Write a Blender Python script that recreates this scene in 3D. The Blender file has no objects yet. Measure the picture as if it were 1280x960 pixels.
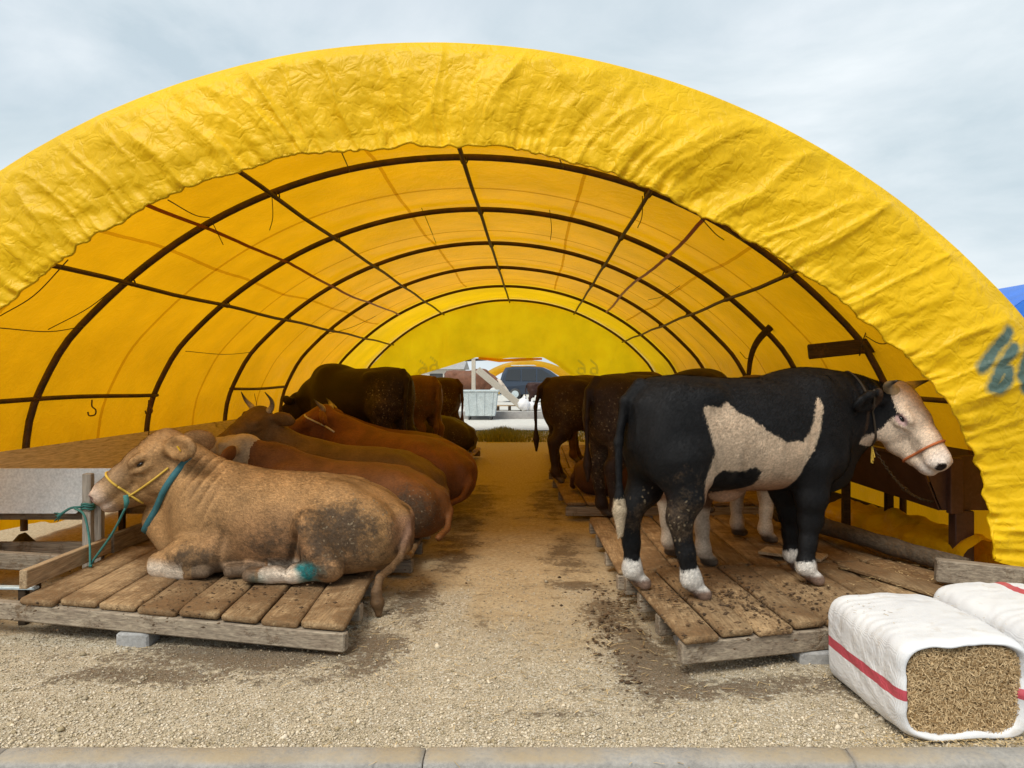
import bpy, math, random
import numpy as np
from mathutils import Vector, Matrix, noise as mnoise
from mathutils.bvhtree import BVHTree

random.seed(7)
rng = np.random.default_rng(7)
SC = bpy.context.scene
COL = SC.collection
R = math.radians

# ------------------------------------------------------------------ camera
cam_d = bpy.data.cameras.new('camera')
cam = bpy.data.objects.new('camera', cam_d)
COL.objects.link(cam)
SC.camera = cam
CAM_H = 1.65
cam.location = (0, 0, CAM_H)
cam.rotation_euler = (R(90), 0, 0)
cam_d.sensor_width = 36
cam_d.lens = 961 / 1280 * 36
cam_d.shift_x = -28 / 1280
cam_d.shift_y = -8 / 1280
cam_d.clip_start = 0.05
cam_d.clip_end = 2000

# ------------------------------------------------------------------ sky and sun
SUN_EL, SUN_AZ = 52, 205          # azimuth clockwise from +Y: behind the camera, a little to the left
wd = bpy.data.worlds.new('World')
SC.world = wd
wd.use_nodes = True
wt = wd.node_tree
wt.nodes.clear()
def wn(t, **k):
    n = wt.nodes.new(t)
    for a, b in k.items():
        setattr(n, a, b)
    return n
w_out = wn('ShaderNodeOutputWorld')
w_bg = wn('ShaderNodeBackground')
w_sky = wn('ShaderNodeTexSky', sky_type='NISHITA', sun_disc=False)
w_sky.sun_elevation = R(SUN_EL)
w_sky.sun_rotation = R(SUN_AZ)
w_sky.air_density = 1.0
w_sky.dust_density = 2.5
w_tc = wn('ShaderNodeTexCoord')
w_map = wn('ShaderNodeMapping')
w_map.inputs['Scale'].default_value = (1.0, 1.0, 2.6)
w_no = wn('ShaderNodeTexNoise')
w_no.inputs['Scale'].default_value = 2.1
w_no.inputs['Detail'].default_value = 9
w_no.inputs['Roughness'].default_value = 0.56
w_no.inputs['Distortion'].default_value = 0.5
w_no2 = wn('ShaderNodeTexNoise')
w_no2.inputs['Scale'].default_value = 0.9
w_no2.inputs['Detail'].default_value = 4
w_r1 = wn('ShaderNodeValToRGB')
w_r1.color_ramp.elements[0].position = 0.36
w_r1.color_ramp.elements[0].color = (3.95, 4.65, 5.05, 1)
w_r1.color_ramp.elements[1].position = 0.68
w_r1.color_ramp.elements[1].color = (6.2, 6.55, 6.75, 1)
w_mix = wn('ShaderNodeMix', data_type='RGBA')
w_r2 = wn('ShaderNodeMapRange')
w_r2.inputs[1].default_value = 0.3
w_r2.inputs[2].default_value = 0.55
w_r2.inputs[3].default_value = 0.72
w_r2.inputs[4].default_value = 0.97
L = wt.links.new
L(w_tc.outputs['Generated'], w_map.inputs['Vector'])
L(w_map.outputs['Vector'], w_no.inputs['Vector'])
L(w_map.outputs['Vector'], w_no2.inputs['Vector'])
L(w_no.outputs['Fac'], w_r1.inputs['Fac'])
L(w_no2.outputs['Fac'], w_r2.inputs[0])
L(w_r2.outputs[0], w_mix.inputs[0])
L(w_sky.outputs['Color'], w_mix.inputs[6])
L(w_r1.outputs['Color'], w_mix.inputs[7])
L(w_mix.outputs[2], w_bg.inputs['Color'])
w_bg.inputs['Strength'].default_value = 0.080
L(w_bg.outputs[0], w_out.inputs['Surface'])

sun_d = bpy.data.lights.new('sun', 'SUN')
sun = bpy.data.objects.new('sun', sun_d)
COL.objects.link(sun)
sun_d.energy = 1.5
sun_d.angle = R(25)
sun_d.color = (1.0, 0.94, 0.84)
_az = R(SUN_AZ)
_to = Vector((math.sin(_az) * math.cos(R(SUN_EL)), math.cos(_az) * math.cos(R(SUN_EL)), math.sin(R(SUN_EL))))
sun.rotation_euler = _to.to_track_quat('Z', 'Y').to_euler()
sun.location = (-6, -12, 20)

SC.view_settings.view_transform = 'Standard'
SC.view_settings.look = 'None'
SC.view_settings.gamma = 1
SC.view_settings.exposure = 0.98
SC.view_settings.use_curve_mapping = False
SC.cycles.max_bounces = 10
SC.cycles.diffuse_bounces = 6
SC.cycles.transmission_bounces = 8
SC.cycles.use_denoising = True

# ------------------------------------------------------------------ helpers
def PX(px, py, d):
    """photo pixel + distance along the tunnel -> world point (measuring aid)"""
    return np.array([(px - 668) * d / 961, d, CAM_H - (py - 472) * d / 961])
def PZ(px, py, z):
    d = (CAM_H - z) * 961 / (py - 472)
    return np.array([(px - 668) * d / 961, d, z])

def props(o, label=None, cat=None, group=None, kind=None):
    if label: o['label'] = label
    if cat: o['category'] = cat
    if group: o['group'] = group
    if kind: o['kind'] = kind
    return o
def empty(name, loc=(0, 0, 0), rz=0, label=None, cat=None, group=None):
    o = bpy.data.objects.new(name, None)
    COL.objects.link(o)
    o.location = loc
    o.rotation_euler = (0, 0, rz)
    o.empty_display_size = 0.2
    return props(o, label, cat, group)
def add_obj(name, me, mat=None, parent=None, loc=None, rot=None):
    o = bpy.data.objects.new(name, me)
    COL.objects.link(o)
    if mat is not None and len(me.materials) == 0:
        me.materials.append(mat)
    if parent is not None:
        o.parent = parent
    if loc is not None: o.location = loc
    if rot is not None: o.rotation_euler = rot
    return o
def mesh_np(name, V, F, smooth=True):
    """fast mesh from arrays; F is (n,4) or (n,3) or a list of faces"""
    me = bpy.data.meshes.new(name)
    V = np.asarray(V, dtype=np.float32)
    if isinstance(F, np.ndarray):
        n, k = F.shape
        me.vertices.add(len(V)); me.vertices.foreach_set('co', V.ravel())
        me.loops.add(n * k); me.loops.foreach_set('vertex_index', F.astype(np.int32).ravel())
        me.polygons.add(n)
        me.polygons.foreach_set('loop_start', np.arange(0, n * k, k, dtype=np.int32))
        me.update(calc_edges=True)
        me.validate()
    else:
        me.from_pydata([tuple(map(float, v)) for v in V], [], [tuple(f) for f in F])
        me.update()
    if smooth:
        me.polygons.foreach_set('use_smooth', np.ones(len(me.polygons), dtype=bool))
    return me
def attr_f(me, name, vals):
    a = me.attributes.new(name, 'FLOAT', 'POINT')
    a.data.foreach_set('value', np.asarray(vals, dtype=np.float32).ravel())
def attr_c(me, name, vals):
    vals = np.asarray(vals, dtype=np.float32)
    if vals.shape[1] == 3:
        vals = np.concatenate([vals, np.ones((len(vals), 1), np.float32)], 1)
    a = me.attributes.new(name, 'FLOAT_COLOR', 'POINT')
    a.data.foreach_set('color', vals.ravel())

class MB:
    """collects simple shapes into one mesh"""
    def __init__(s): s.v = []; s.f = []
    def add(s, vs, fs):
        b = len(s.v)
        s.v += [tuple(map(float, v)) for v in vs]
        s.f += [tuple(i + b for i in f) for f in fs]
        return s
    def box(s, c, size, rz=0, bev=0.0, M=None):
        hx, hy, hz = [q / 2 for q in size]
        if bev <= 0:
            vs = [(x, y, z) for x in (-hx, hx) for y in (-hy, hy) for z in (-hz, hz)]
            fs = [(0, 1, 3, 2), (4, 6, 7, 5), (0, 4, 5, 1), (2, 3, 7, 6), (0, 2, 6, 4), (1, 5, 7, 3)]
        else:
            b = min(bev, hx * .9, hy * .9, hz * .9)
            vs, fs = [], []
            # rounded in the x-z section, chamfered at both ends
            ring = [(-hx + b, -hz), (hx - b, -hz), (hx, -hz + b), (hx, hz - b), (hx - b, hz), (-hx + b, hz), (-hx, hz - b), (-hx, -hz + b)]
            for (y, k) in ((-hy, b), (-hy + b, 0), (hy - b, 0), (hy, b)):
                for (x, z) in ring:
                    vs.append((x - math.copysign(min(k, abs(x)), x), y, z - math.copysign(min(k, abs(z)), z)))
            for r_ in range(3):
                for i in range(8):
                    j = (i + 1) % 8
                    fs.append((r_ * 8 + i, r_ * 8 + j, (r_ + 1) * 8 + j, (r_ + 1) * 8 + i))
            fs.append(tuple(range(7, -1, -1))); fs.append(tuple(range(24, 32)))
        cz, sz = math.cos(rz), math.sin(rz)
        out = []
        for (x, y, z) in vs:
            p = Vector((x * cz - y * sz, x * sz + y * cz, z))
            if M is not None: p = M @ Vector((x, y, z))
            out.append((p[0] + c[0], p[1] + c[1], p[2] + c[2]))
        return s.add(out, fs)
    def beam(s, a, b, w, h, up=(0, 0, 1), bev=0.004):
        """box with its long axis from a to b"""
        a, b = Vector(a), Vector(b)
        d = b - a; Ln = d.length; d.normalize()
        u = Vector(up); x = d.cross(u)
        if x.length < 1e-4: x = d.cross(Vector((1, 0, 0)))
        x.normalize(); z = x.cross(d)
        M = Matrix((x, d, z)).transposed()
        return s.box((a + b) / 2, (w, Ln, h), bev=bev, M=M)
    def tube(s, pts, rad, n=8, caps=True):
        pts = [Vector(p) for p in pts]
        m = len(pts)
        rad = rad if hasattr(rad, '__len__') else [rad] * m
        vs, fs = [], []
        t0 = (pts[1] - pts[0]).normalized()
        nrm = t0.cross(Vector((0, 0, 1)))
        if nrm.length < 1e-3: nrm = t0.cross(Vector((1, 0, 0)))
        nrm.normalize()
        for i, p in enumerate(pts):
            t = (pts[min(i + 1, m - 1)] - pts[max(i - 1, 0)]).normalized()
            nrm = (nrm - t * nrm.dot(t))
            if nrm.length < 1e-5: nrm = t.orthogonal()
            nrm.normalize()
            bn = t.cross(nrm)
            for k in range(n):
                a = 2 * math.pi * k / n
                vs.append(p + (nrm * math.cos(a) + bn * math.sin(a)) * rad[i])
        for i in range(m - 1):
            for k in range(n):
                j = (k + 1) % n
                fs.append((i * n + k, i * n + j, (i + 1) * n + j, (i + 1) * n + k))
        if caps:
            fs.append(tuple(range(n - 1, -1, -1))); fs.append(tuple(range((m - 1) * n, m * n)))
        return s.add(vs, fs)
    def build(s, name, mat, parent=None, smooth=False, loc=None, rot=None):
        me = bpy.data.meshes.new(name)
        me.from_pydata(s.v, [], s.f)
        me.update()
        if smooth: me.polygons.foreach_set('use_smooth', np.ones(len(me.polygons), dtype=bool))
        return add_obj(name, me, mat, parent, loc, rot)

def catmull(pts, n):
    """smooth curve through points, n samples per span"""
    P = [np.asarray(p, float) for p in pts]
    P = [2 * P[0] - P[1]] + P + [2 * P[-1] - P[-2]]
    out = []
    for i in range(1, len(P) - 2):
        for k in range(n):
            t = k / n
            a, b, c, d = P[i - 1], P[i], P[i + 1], P[i + 2]
            out.append(0.5 * (2 * b + (c - a) * t + (2 * a - 5 * b + 4 * c - d) * t * t + (3 * b - a - 3 * c + d) * t ** 3))
    out.append(P[-2])
    return np.array(out)

def vnoise(P, seed=0, octaves=3):
    """cheap smooth value noise for arrays of 2D/3D points, about -1..1"""
    P = np.asarray(P, float)
    tot = np.zeros(len(P)); amp = 1.0; norm = 0
    for o in range(octaves):
        Q = P * (2 ** o) + 17.3 * o + seed * 7.7
        I = np.floor(Q).astype(np.int64); Fr = Q - I
        Fr = Fr * Fr * (3 - 2 * Fr)
        D = P.shape[1]
        acc = np.zeros(len(P))
        for c in range(2 ** D):
            w = np.ones(len(P)); hsh = np.full(len(P), 1013 + seed, np.int64)
            for a in range(D):
                bit = (c >> a) & 1
                w = w * (Fr[:, a] if bit else 1 - Fr[:, a])
                hsh = (hsh * 73856093) ^ ((I[:, a] + bit) * (19349663 + 83492791 * a))
            hsh = (hsh ^ (hsh >> 13)) * 1274126177
            acc += w * (((hsh ^ (hsh >> 16)) & 0xffff) / 32767.5 - 1)
        tot += acc * amp; norm += amp; amp *= 0.5
    return tot / norm

# ------------------------------------------------------------------ material helpers
class NT:
    def __init__(s, name):
        s.m = bpy.data.materials.new(name)
        s.m.use_nodes = True
        s.t = s.m.node_tree
        s.t.nodes.clear()
        s.out = s.n('ShaderNodeOutputMaterial')
    def n(s, typ, **k):
        nd = s.t.nodes.new(typ)
        for a, b in k.items():
            if a.startswith('i_'):
                nd.inputs[a[2:].replace('_', ' ')].default_value = b
            else:
                setattr(nd, a, b)
        return nd
    def l(s, a, b): s.t.links.new(a, b)
    def coords(s, kind='Object', scale=(1, 1, 1), rot=(0, 0, 0)):
        tc = s.n('ShaderNodeTexCoord'); mp = s.n('ShaderNodeMapping')
        mp.inputs['Scale'].default_value = scale
        mp.inputs['Rotation'].default_value = rot
        s.l(tc.outputs[kind], mp.inputs['Vector'])
        return mp.outputs['Vector']
    def geo(s):
        return s.n('ShaderNodeNewGeometry').outputs['Position']
    def scaled(s, vec, scale):
        mp = s.n('ShaderNodeMapping'); mp.inputs['Scale'].default_value = scale
        s.l(vec, mp.inputs['Vector']); return mp.outputs['Vector']
    def noise(s, vec, scale, detail=4, rough=0.55, dist=0.0, out='Fac'):
        nd = s.n('ShaderNodeTexNoise')
        nd.inputs['Scale'].default_value = scale; nd.inputs['Detail'].default_value = detail
        nd.inputs['Roughness'].default_value = rough; nd.inputs['Distortion'].default_value = dist
        if vec is not None: s.l(vec, nd.inputs['Vector'])
        return nd.outputs[out]
    def voro(s, vec, scale, feature='F1', out='Distance', rnd=1.0):
        nd = s.n('ShaderNodeTexVoronoi', feature=feature)
        nd.inputs['Scale'].default_value = scale
        nd.inputs['Randomness'].default_value = rnd
        if vec is not None: s.l(vec, nd.inputs['Vector'])
        return nd.outputs[out]
    def ramp(s, fac, stops, interp='LINEAR'):
        nd = s.n('ShaderNodeValToRGB')
        cr = nd.color_ramp; cr.interpolation = interp
        while len(cr.elements) < len(stops): cr.elements.new(0.5)
        for e, (p, c) in zip(cr.elements, stops):
            e.position = p
            e.color = (c, c, c, 1) if not hasattr(c, '__len__') else (*c[:3], 1)
        s.l(fac, nd.inputs['Fac'])
        return nd.outputs['Color']
    def rng(s, v, a, b, c=0.0, d=1.0):
        nd = s.n('ShaderNodeMapRange'); nd.clamp = True
        for i, q in enumerate((a, b, c, d)): nd.inputs[i + 1].default_value = q
        s.l(v, nd.inputs[0]); return nd.outputs[0]
    def mix(s, fac, a, b, mode='MIX'):
        nd = s.n('ShaderNodeMix', data_type='RGBA', blend_type=mode)
        for sock, v in ((nd.inputs[0], fac), (nd.inputs[6], a), (nd.inputs[7], b)):
            if isinstance(v, (int, float)): sock.default_value = v if sock == nd.inputs[0] else (v, v, v, 1)
            elif hasattr(v, '__len__'): sock.default_value = (*v[:3], 1)
            else: s.l(v, sock)
        return nd.outputs[2]
    def math(s, op, a, b=None):
        nd = s.n('ShaderNodeMath', operation=op)
        for i, v in enumerate((a, b)):
            if v is None: continue
            if isinstance(v, (int, float)): nd.inputs[i].default_value = v
            else: s.l(v, nd.inputs[i])
        return nd.outputs[0]
    def attr(s, name, out='Fac'):
        nd = s.n('ShaderNodeAttribute', attribute_name=name)
        return nd.outputs[out]
    def bump(s, h, strength=0.3, dist=0.01, normal=None):
        nd = s.n('ShaderNodeBump')
        nd.inputs['Strength'].default_value = strength
        nd.inputs['Distance'].default_value = dist
        s.l(h, nd.inputs['Height'])
        if normal is not None: s.l(normal, nd.inputs['Normal'])
        return nd.outputs['Normal']
    def pbr(s, col, rough=0.7, normal=None, metal=0.0, spec=0.5, sheen=0.0, link=True):
        b = s.n('ShaderNodeBsdfPrincipled')
        for sock, v in ((b.inputs['Base Color'], col), (b.inputs['Roughness'], rough)):
            if hasattr(v, '__len__'): sock.default_value = (*v[:3], 1)
            elif isinstance(v, (int, float)): sock.default_value = v
            else: s.l(v, sock)
        b.inputs['Metallic'].default_value = metal
        b.inputs['Specular IOR Level'].default_value = spec
        b.inputs['Sheen Weight'].default_value = sheen
        if normal is not None: s.l(normal, b.inputs['Normal'])
        if link: s.l(b.outputs[0], s.out.inputs['Surface'])
        return b
def simple_mat(name, col, rough=0.6, metal=0.0, var=0.15, scale=8, bump=0.1, spec=0.5):
    t = NT(name)
    v = t.coords('Object')
    n1 = t.noise(v, scale, 5)
    n2 = t.noise(v, scale * 9, 3)
    lo = tuple(c * (1 - var) for c in col); hi = tuple(min(1, c * (1 + var)) for c in col)
    c = t.mix(t.rng(n1, .3, .7), lo, hi)
    t.pbr(c, rough, t.bump(n2, bump, .01), metal, spec)
    return t.m

# ------------------------------------------------------------------ cattle: implicit-surface bodies
class Field:
    def __init__(s, lo, hi, h):
        s.o = np.array(lo, np.float32); s.h = h
        s.n = [int(math.ceil((hi[i] - lo[i]) / h)) + 1 for i in range(3)]
        s.S = np.full(s.n, 9.0, np.float32)
        s.ax = [s.o[i] + h * np.arange(s.n[i], dtype=np.float32) for i in range(3)]
    def block(s, lo, hi, pad):
        sl = []
        for i in range(3):
            a = int(max(0, math.floor((lo[i] - pad - s.o[i]) / s.h)))
            b = int(min(s.n[i], math.ceil((hi[i] + pad - s.o[i]) / s.h) + 1))
            if b <= a: return None, None
            sl.append(slice(a, b))
        X, Y, Z = np.meshgrid(s.ax[0][sl[0]], s.ax[1][sl[1]], s.ax[2][sl[2]], indexing='ij')
        return tuple(sl), (X, Y, Z)
    def join(s, d, sl, k):
        a = s.S[sl]
        if k <= 0: s.S[sl] = np.minimum(a, d); return
        h = np.clip(0.5 + 0.5 * (a - d) / k, 0, 1)
        s.S[sl] = a * (1 - h) + d * h - k * h * (1 - h)
    def cut(s, d, sl, k):
        a = s.S[sl]; d = -d
        h = np.clip(0.5 - 0.5 * (a - d) / k, 0, 1)
        s.S[sl] = a * (1 - h) + d * h + k * h * (1 - h)
    def cone(s, a, b, r1, r2, k=0.03, lat=1.0, axis=(0, 1, 0), cut=False):
        a = np.array(a, np.float32); b = np.array(b, np.float32)
        rm = max(r1, r2)
        sl, P = s.block(np.minimum(a, b) - rm, np.maximum(a, b) + rm, k + 2 * s.h)
        if sl is None: return
        ba = b - a; bb = float(ba @ ba) + 1e-9
        q = [P[i] - a[i] for i in range(3)]
        t = np.clip((q[0] * ba[0] + q[1] * ba[1] + q[2] * ba[2]) / bb, 0, 1)
        q = [q[i] - t * ba[i] for i in range(3)]
        d2 = q[0] ** 2 + q[1] ** 2 + q[2] ** 2
        if lat != 1.0:
            ax = np.array(axis, np.float32); ax /= np.linalg.norm(ax)
            qn = q[0] * ax[0] + q[1] * ax[1] + q[2] * ax[2]
            d2 = d2 + qn ** 2 * (1 / lat ** 2 - 1)
        d = (np.sqrt(np.maximum(d2, 0)) - (r1 + (r2 - r1) * t)) * (min(lat, 1) if lat < 1 else 1)
        (s.cut if cut else s.join)(d, sl, k)
    def chain(s, pts, rads, k=0.03, lat=1.0, axis=(0, 1, 0)):
        for i in range(len(pts) - 1):
            s.cone(pts[i], pts[i + 1], rads[i], rads[i + 1], k, lat, axis)
    def ell(s, c, r, k=0.05, M=None, cut=False):
        c = np.array(c, np.float32); rm = max(r)
        sl, P = s.block(c - rm, c + rm, k + 2 * s.h)
        if sl is None: return
        q = [P[i] - c[i] for i in range(3)]
        if M is not None:   # columns of M are the ellipsoid axes
            q = [sum(M[j][i] * q[j] for j in range(3)) for i in range(3)]
        k0 = np.sqrt(sum((q[i] / r[i]) ** 2 for i in range(3)))
        k1 = np.sqrt(sum((q[i] / r[i] ** 2) ** 2 for i in range(3))) + 1e-9
        d = k0 * (k0 - 1) / k1
        (s.cut if cut else s.join)(d, sl, k)
    def trunk(s, secs, k=0.0, power=2.3):
        """secs: (x, bottom, top, half width)"""
        A = np.array(secs, float)
        xs = np.linspace(A[0, 0], A[-1, 0], 200)
        def smooth(col):
            v = np.interp(xs, A[:, 0], A[:, col]); kn = np.hanning(21); kn /= kn.sum()
            vp = np.concatenate([np.full(10, v[0]), v, np.full(10, v[-1])])
            return np.convolve(vp, kn, 'valid')
        bo, tp, wd_ = smooth(1), smooth(2), smooth(3)
        sl, (X, Y, Z) = s.block((A[0, 0], -A[:, 3].max(), A[:, 1].min()), (A[-1, 0], A[:, 3].max(), A[:, 2].max()), .08)
        x1 = s.ax[0][sl[0]]
        b_ = np.interp(x1, xs, bo)[:, None, None]; t_ = np.interp(x1, xs, tp)[:, None, None]; w_ = np.interp(x1, xs, wd_)[:, None, None]
        cz = b_ * .52 + t_ * .48; hz = (t_ - b_) * .5
        hh = np.where(Z > cz, t_ - cz, cz - b_)
        e = (np.abs(Y / w_) ** power + np.abs((Z - cz) / hh) ** power) ** (1 / power)
        d = (e - 1) * np.minimum(w_, hh) * .9
        over = np.maximum(np.maximum(A[0, 0] - X, X - A[-1, 0]), 0)
        d = np.where(over > 0, np.maximum(d, 0) + over, d).astype(np.float32)
        s.join(d, sl, k)
    def floor(s, z=0.0):
        Z = s.ax[2][None, None, :]
        s.S = np.maximum(s.S, z - Z).astype(np.float32)
    def mesh(s):
        S, h = s.S, s.h
        for a in range(3):   # closed at the border of the box
            ix = [slice(None)] * 3
            ix[a] = 0; S[tuple(ix)] = np.maximum(S[tuple(ix)], .001)
            ix[a] = -1; S[tuple(ix)] = np.maximum(S[tuple(ix)], .001)
        ins = S < 0
        c = np.zeros([q - 1 for q in s.n], np.int8)
        for dx in (0, 1):
            for dy in (0, 1):
                for dz in (0, 1):
                    c += ins[dx:s.n[0] - 1 + dx, dy:s.n[1] - 1 + dy, dz:s.n[2] - 1 + dz]
        act = (c > 0) & (c < 8)
        idx = np.argwhere(act)
        ids = np.full(act.shape, -1, np.int32); ids[act] = np.arange(len(idx))
        pos = np.zeros((len(idx), 3), np.float32); cnt = np.zeros(len(idx), np.float32)
        i, j, k = idx.T
        cor = [(a, b, e) for a in (0, 1) for b in (0, 1) for e in (0, 1)]
        for p in cor:
            for ax in range(3):
                if p[ax] == 0:
                    q = list(p); q[ax] = 1
                    v0 = S[i + p[0], j + p[1], k + p[2]]; v1 = S[i + q[0], j + q[1], k + q[2]]
                    m = (v0 < 0) != (v1 < 0)
                    t = np.where(m, v0 / np.where(v0 == v1, 1, v0 - v1), 0)
                    for a in range(3):
                        pos[:, a] += np.where(m, p[a] + (t if a == ax else 0), 0)
                    cnt += m
        V = s.o + h * (idx + pos / cnt[:, None])
        quads = []
        for ax in range(3):
            u, v = (ax + 1) % 3, (ax + 2) % 3
            lo = [slice(1, -1)] * 3; hi = [slice(1, -1)] * 3
            lo[ax] = slice(0, -1); hi[ax] = slice(1, None)
            A, B = ins[tuple(lo)], ins[tuple(hi)]
            m = A != B
            e = np.argwhere(m)
            e[:, u] += 1; e[:, v] += 1
            st = A[m]
            def cell(du, dv):
                q = e.copy(); q[:, u] += du; q[:, v] += dv
                return ids[q[:, 0], q[:, 1], q[:, 2]]
            Q = np.stack([cell(-1, -1), cell(0, -1), cell(0, 0), cell(-1, 0)], 1)
            Q[~st] = Q[~st][:, ::-1]
            quads.append(Q)
        F = np.concatenate(quads)
        F = F[(F >= 0).all(1)]
        return V.astype(np.float64), F

def relax(V, F, it=2, lam=0.5):
    E = np.concatenate([F[:, [0, 1]], F[:, [1, 2]], F[:, [2, 3]], F[:, [3, 0]]])
    a = np.concatenate([E[:, 0], E[:, 1]]); b = np.concatenate([E[:, 1], E[:, 0]])
    n = np.bincount(a, minlength=len(V))[:, None].clip(1)
    for _ in range(it):
        for l_ in (lam, -lam * 1.03):
            s = np.stack([np.bincount(a, V[b, c], len(V)) for c in range(3)], 1) / n
            V = V + l_ * (s - V)
    return V
def normals(V, F):
    n = np.cross(V[F[:, 2]] - V[F[:, 0]], V[F[:, 3]] - V[F[:, 1]])
    N = np.stack([np.bincount(F.ravel(), np.repeat(n[:, c], 4), len(V)) for c in range(3)], 1)
    return N / (np.linalg.norm(N, axis=1, keepdims=True) + 1e-12)

def head_matrix(direction, roll=0.0):
    """columns: nose direction, left, dorsal"""
    x = Vector(direction).normalized()
    y = Vector((0, 0, 1)).cross(x).normalized()
    z = x.cross(y)
    M = np.array([[x[i], y[i], z[i]] for i in range(3)])
    if roll:
        c, s_ = math.cos(roll), math.sin(roll)
        M = M @ np.array([[1, 0, 0], [0, c, -s_], [0, s_, c]])
    return M

def add_head(f, pos, M, sc, ear=None, fine=True, ears=(1, 1)):
    pos = np.array(pos, float)
    T = lambda p: pos + M @ (np.array(p, float) * sc)
    lat = M[:, 1]
    f.ell(T((.07, 0, -.085)), [q * sc for q in (.13, .145, .12)], .05, M)
    for a, b, r1, r2, l_ in (((.05, 0, -.08), (.19, 0, -.085), .105, .1, 1.3), ((.19, 0, -.085), (.32, 0, -.092), .1, .08, 1.1), ((.32, 0, -.092), (.44, 0, -.108), .08, .074, 1.15)):
        f.cone(T(a), T(b), r1 * sc, r2 * sc, .035, l_, lat)
    f.ell(T((.452, 0, -.115)), [q * sc for q in (.07, .105, .072)], .025, M)
    f.ell(T((.455, 0, -.182)), [q * sc for q in (.06, .075, .038)], .02, M)
    f.chain([T((.10, 0, -.205)), T((.24, 0, -.215)), T((.35, 0, -.195)), T((.44, 0, -.185))], [q * sc for q in (.10, .085, .064, .05)], .04, .95, lat)
    for s_ in (1, -1):
        f.ell(T((.12, s_ * .08, -.18)), [q * sc for q in (.12, .052, .12)], .04, M)
        f.ell(T((.16, s_ * .128, -.052)), [q * sc for q in (.062, .028, .03)], .03, M)
        f.ell(T((.165, s_ * .125, -.112)), [q * sc for q in (.06, .022, .022)], .025, M)
        f.ell(T((.48, s_ * .06, -.095)), [q * sc for q in (.04, .03, .035)], .02, M)
        if fine:
            f.ell(T((.165, s_ * .15, -.082)), [q * sc for q in (.036, .022, .014)], .012, M, cut=True)
            f.ell(T((.515, s_ * .074, -.098)), [q * sc for q in (.022, .024, .018)], .010, M, cut=True)
            f.cone(T((.37, s_ * .098, -.168)), T((.47, s_ * .092, -.160)), .008 * sc, .008 * sc, .010, cut=True)
            f.cone(T((.47, s_ * .092, -.160)), T((.53, s_ * .02, -.152)), .008 * sc, .008 * sc, .010, cut=True)
            f.cone(T((.20, s_ * .125, -.125)), T((.33, s_ * .10, -.125)), .006 * sc, .006 * sc, .03, cut=True)
    f.ell(T((.0, 0, -.025)), [q * sc for q in (.06, .085, .05)], .04, M)
    for s_, on in ((1, ears[0]), (-1, ears[1])):
        if not on: continue
        # leaf-shaped ear, held out sideways, its cup turned forward
        e_ = ear or ((-.22, .93, -.28), (.9, .22, .12))
        ex = M @ np.array([e_[0][0], s_ * e_[0][1], e_[0][2]]); ex /= np.linalg.norm(ex)
        ez = M @ np.array([e_[1][0], s_ * e_[1][1], e_[1][2]]); ez -= ex * (ez @ ex); ez /= np.linalg.norm(ez)
        ey = np.cross(ez, ex)
        E = np.stack([ex, ey, ez], 1)
        c = T((.0, s_ * .135, -.07)) + ex * .11 * sc
        f.cone(T((.02, s_ * .10, -.07)), c, .035 * sc, .03 * sc, .03)
        f.ell(c + ex * .025 * sc, [q * sc for q in (.125, .075, .034)], .02, E)
        if fine:
            f.ell(c + ex * .03 * sc + ez * .037 * sc, [q * sc for q in (.10, .052, .025)], .010, E, cut=True)
    return T

def leg(f, pts, rads, k=.035, hoof=None, hoof_r=.055):
    f.chain(pts, rads, k)
    if hoof is not None:
        p = np.array(pts[-1]); d = np.array(hoof) - p
        d2 = np.array([-d[1], d[0], 0.0]); n = np.linalg.norm(d2)
        d2 = d2 / n if n > 1e-6 else np.array([0, 1.0, 0])
        for s_ in (1, -1):
            f.cone(p + d2 * .012 * s_, np.array(hoof) + d2 * .033 * s_, rads[-1] * .8, hoof_r * .66, .006)
            f.ell(np.array(pts[-2]) * .5 + p * .5 - d * .55 + d2 * .028 * s_, (.02, .02, .026), .015)

STAND_TRUNK = [(-.875, 1.0, 1.24, .06), (-.84, .86, 1.34, .16), (-.74, .74, 1.41, .24), (-.5, .70, 1.43, .29), (-.25, .665, 1.41, .325), (.05, .645, 1.405, .335),
               (.32, .635, 1.415, .315), (.52, .64, 1.43, .27), (.70, .66, 1.41, .21), (.83, .74, 1.31, .14), (.90, .9, 1.12, .05)]
LIE_TRUNK = [(-.95, .16, .37, .09), (-.89, .06, .46, .20), (-.74, -.02, .565, .29), (-.55, -.04, .645, .35), (-.3, -.05, .705, .38), (0, -.05, .715, .40),
             (.3, -.03, .74, .37), (.5, -.0, .75, .32), (.72, .05, .70, .25), (.88, .1, .58, .17), (.97, .2, .45, .07)]

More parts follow.
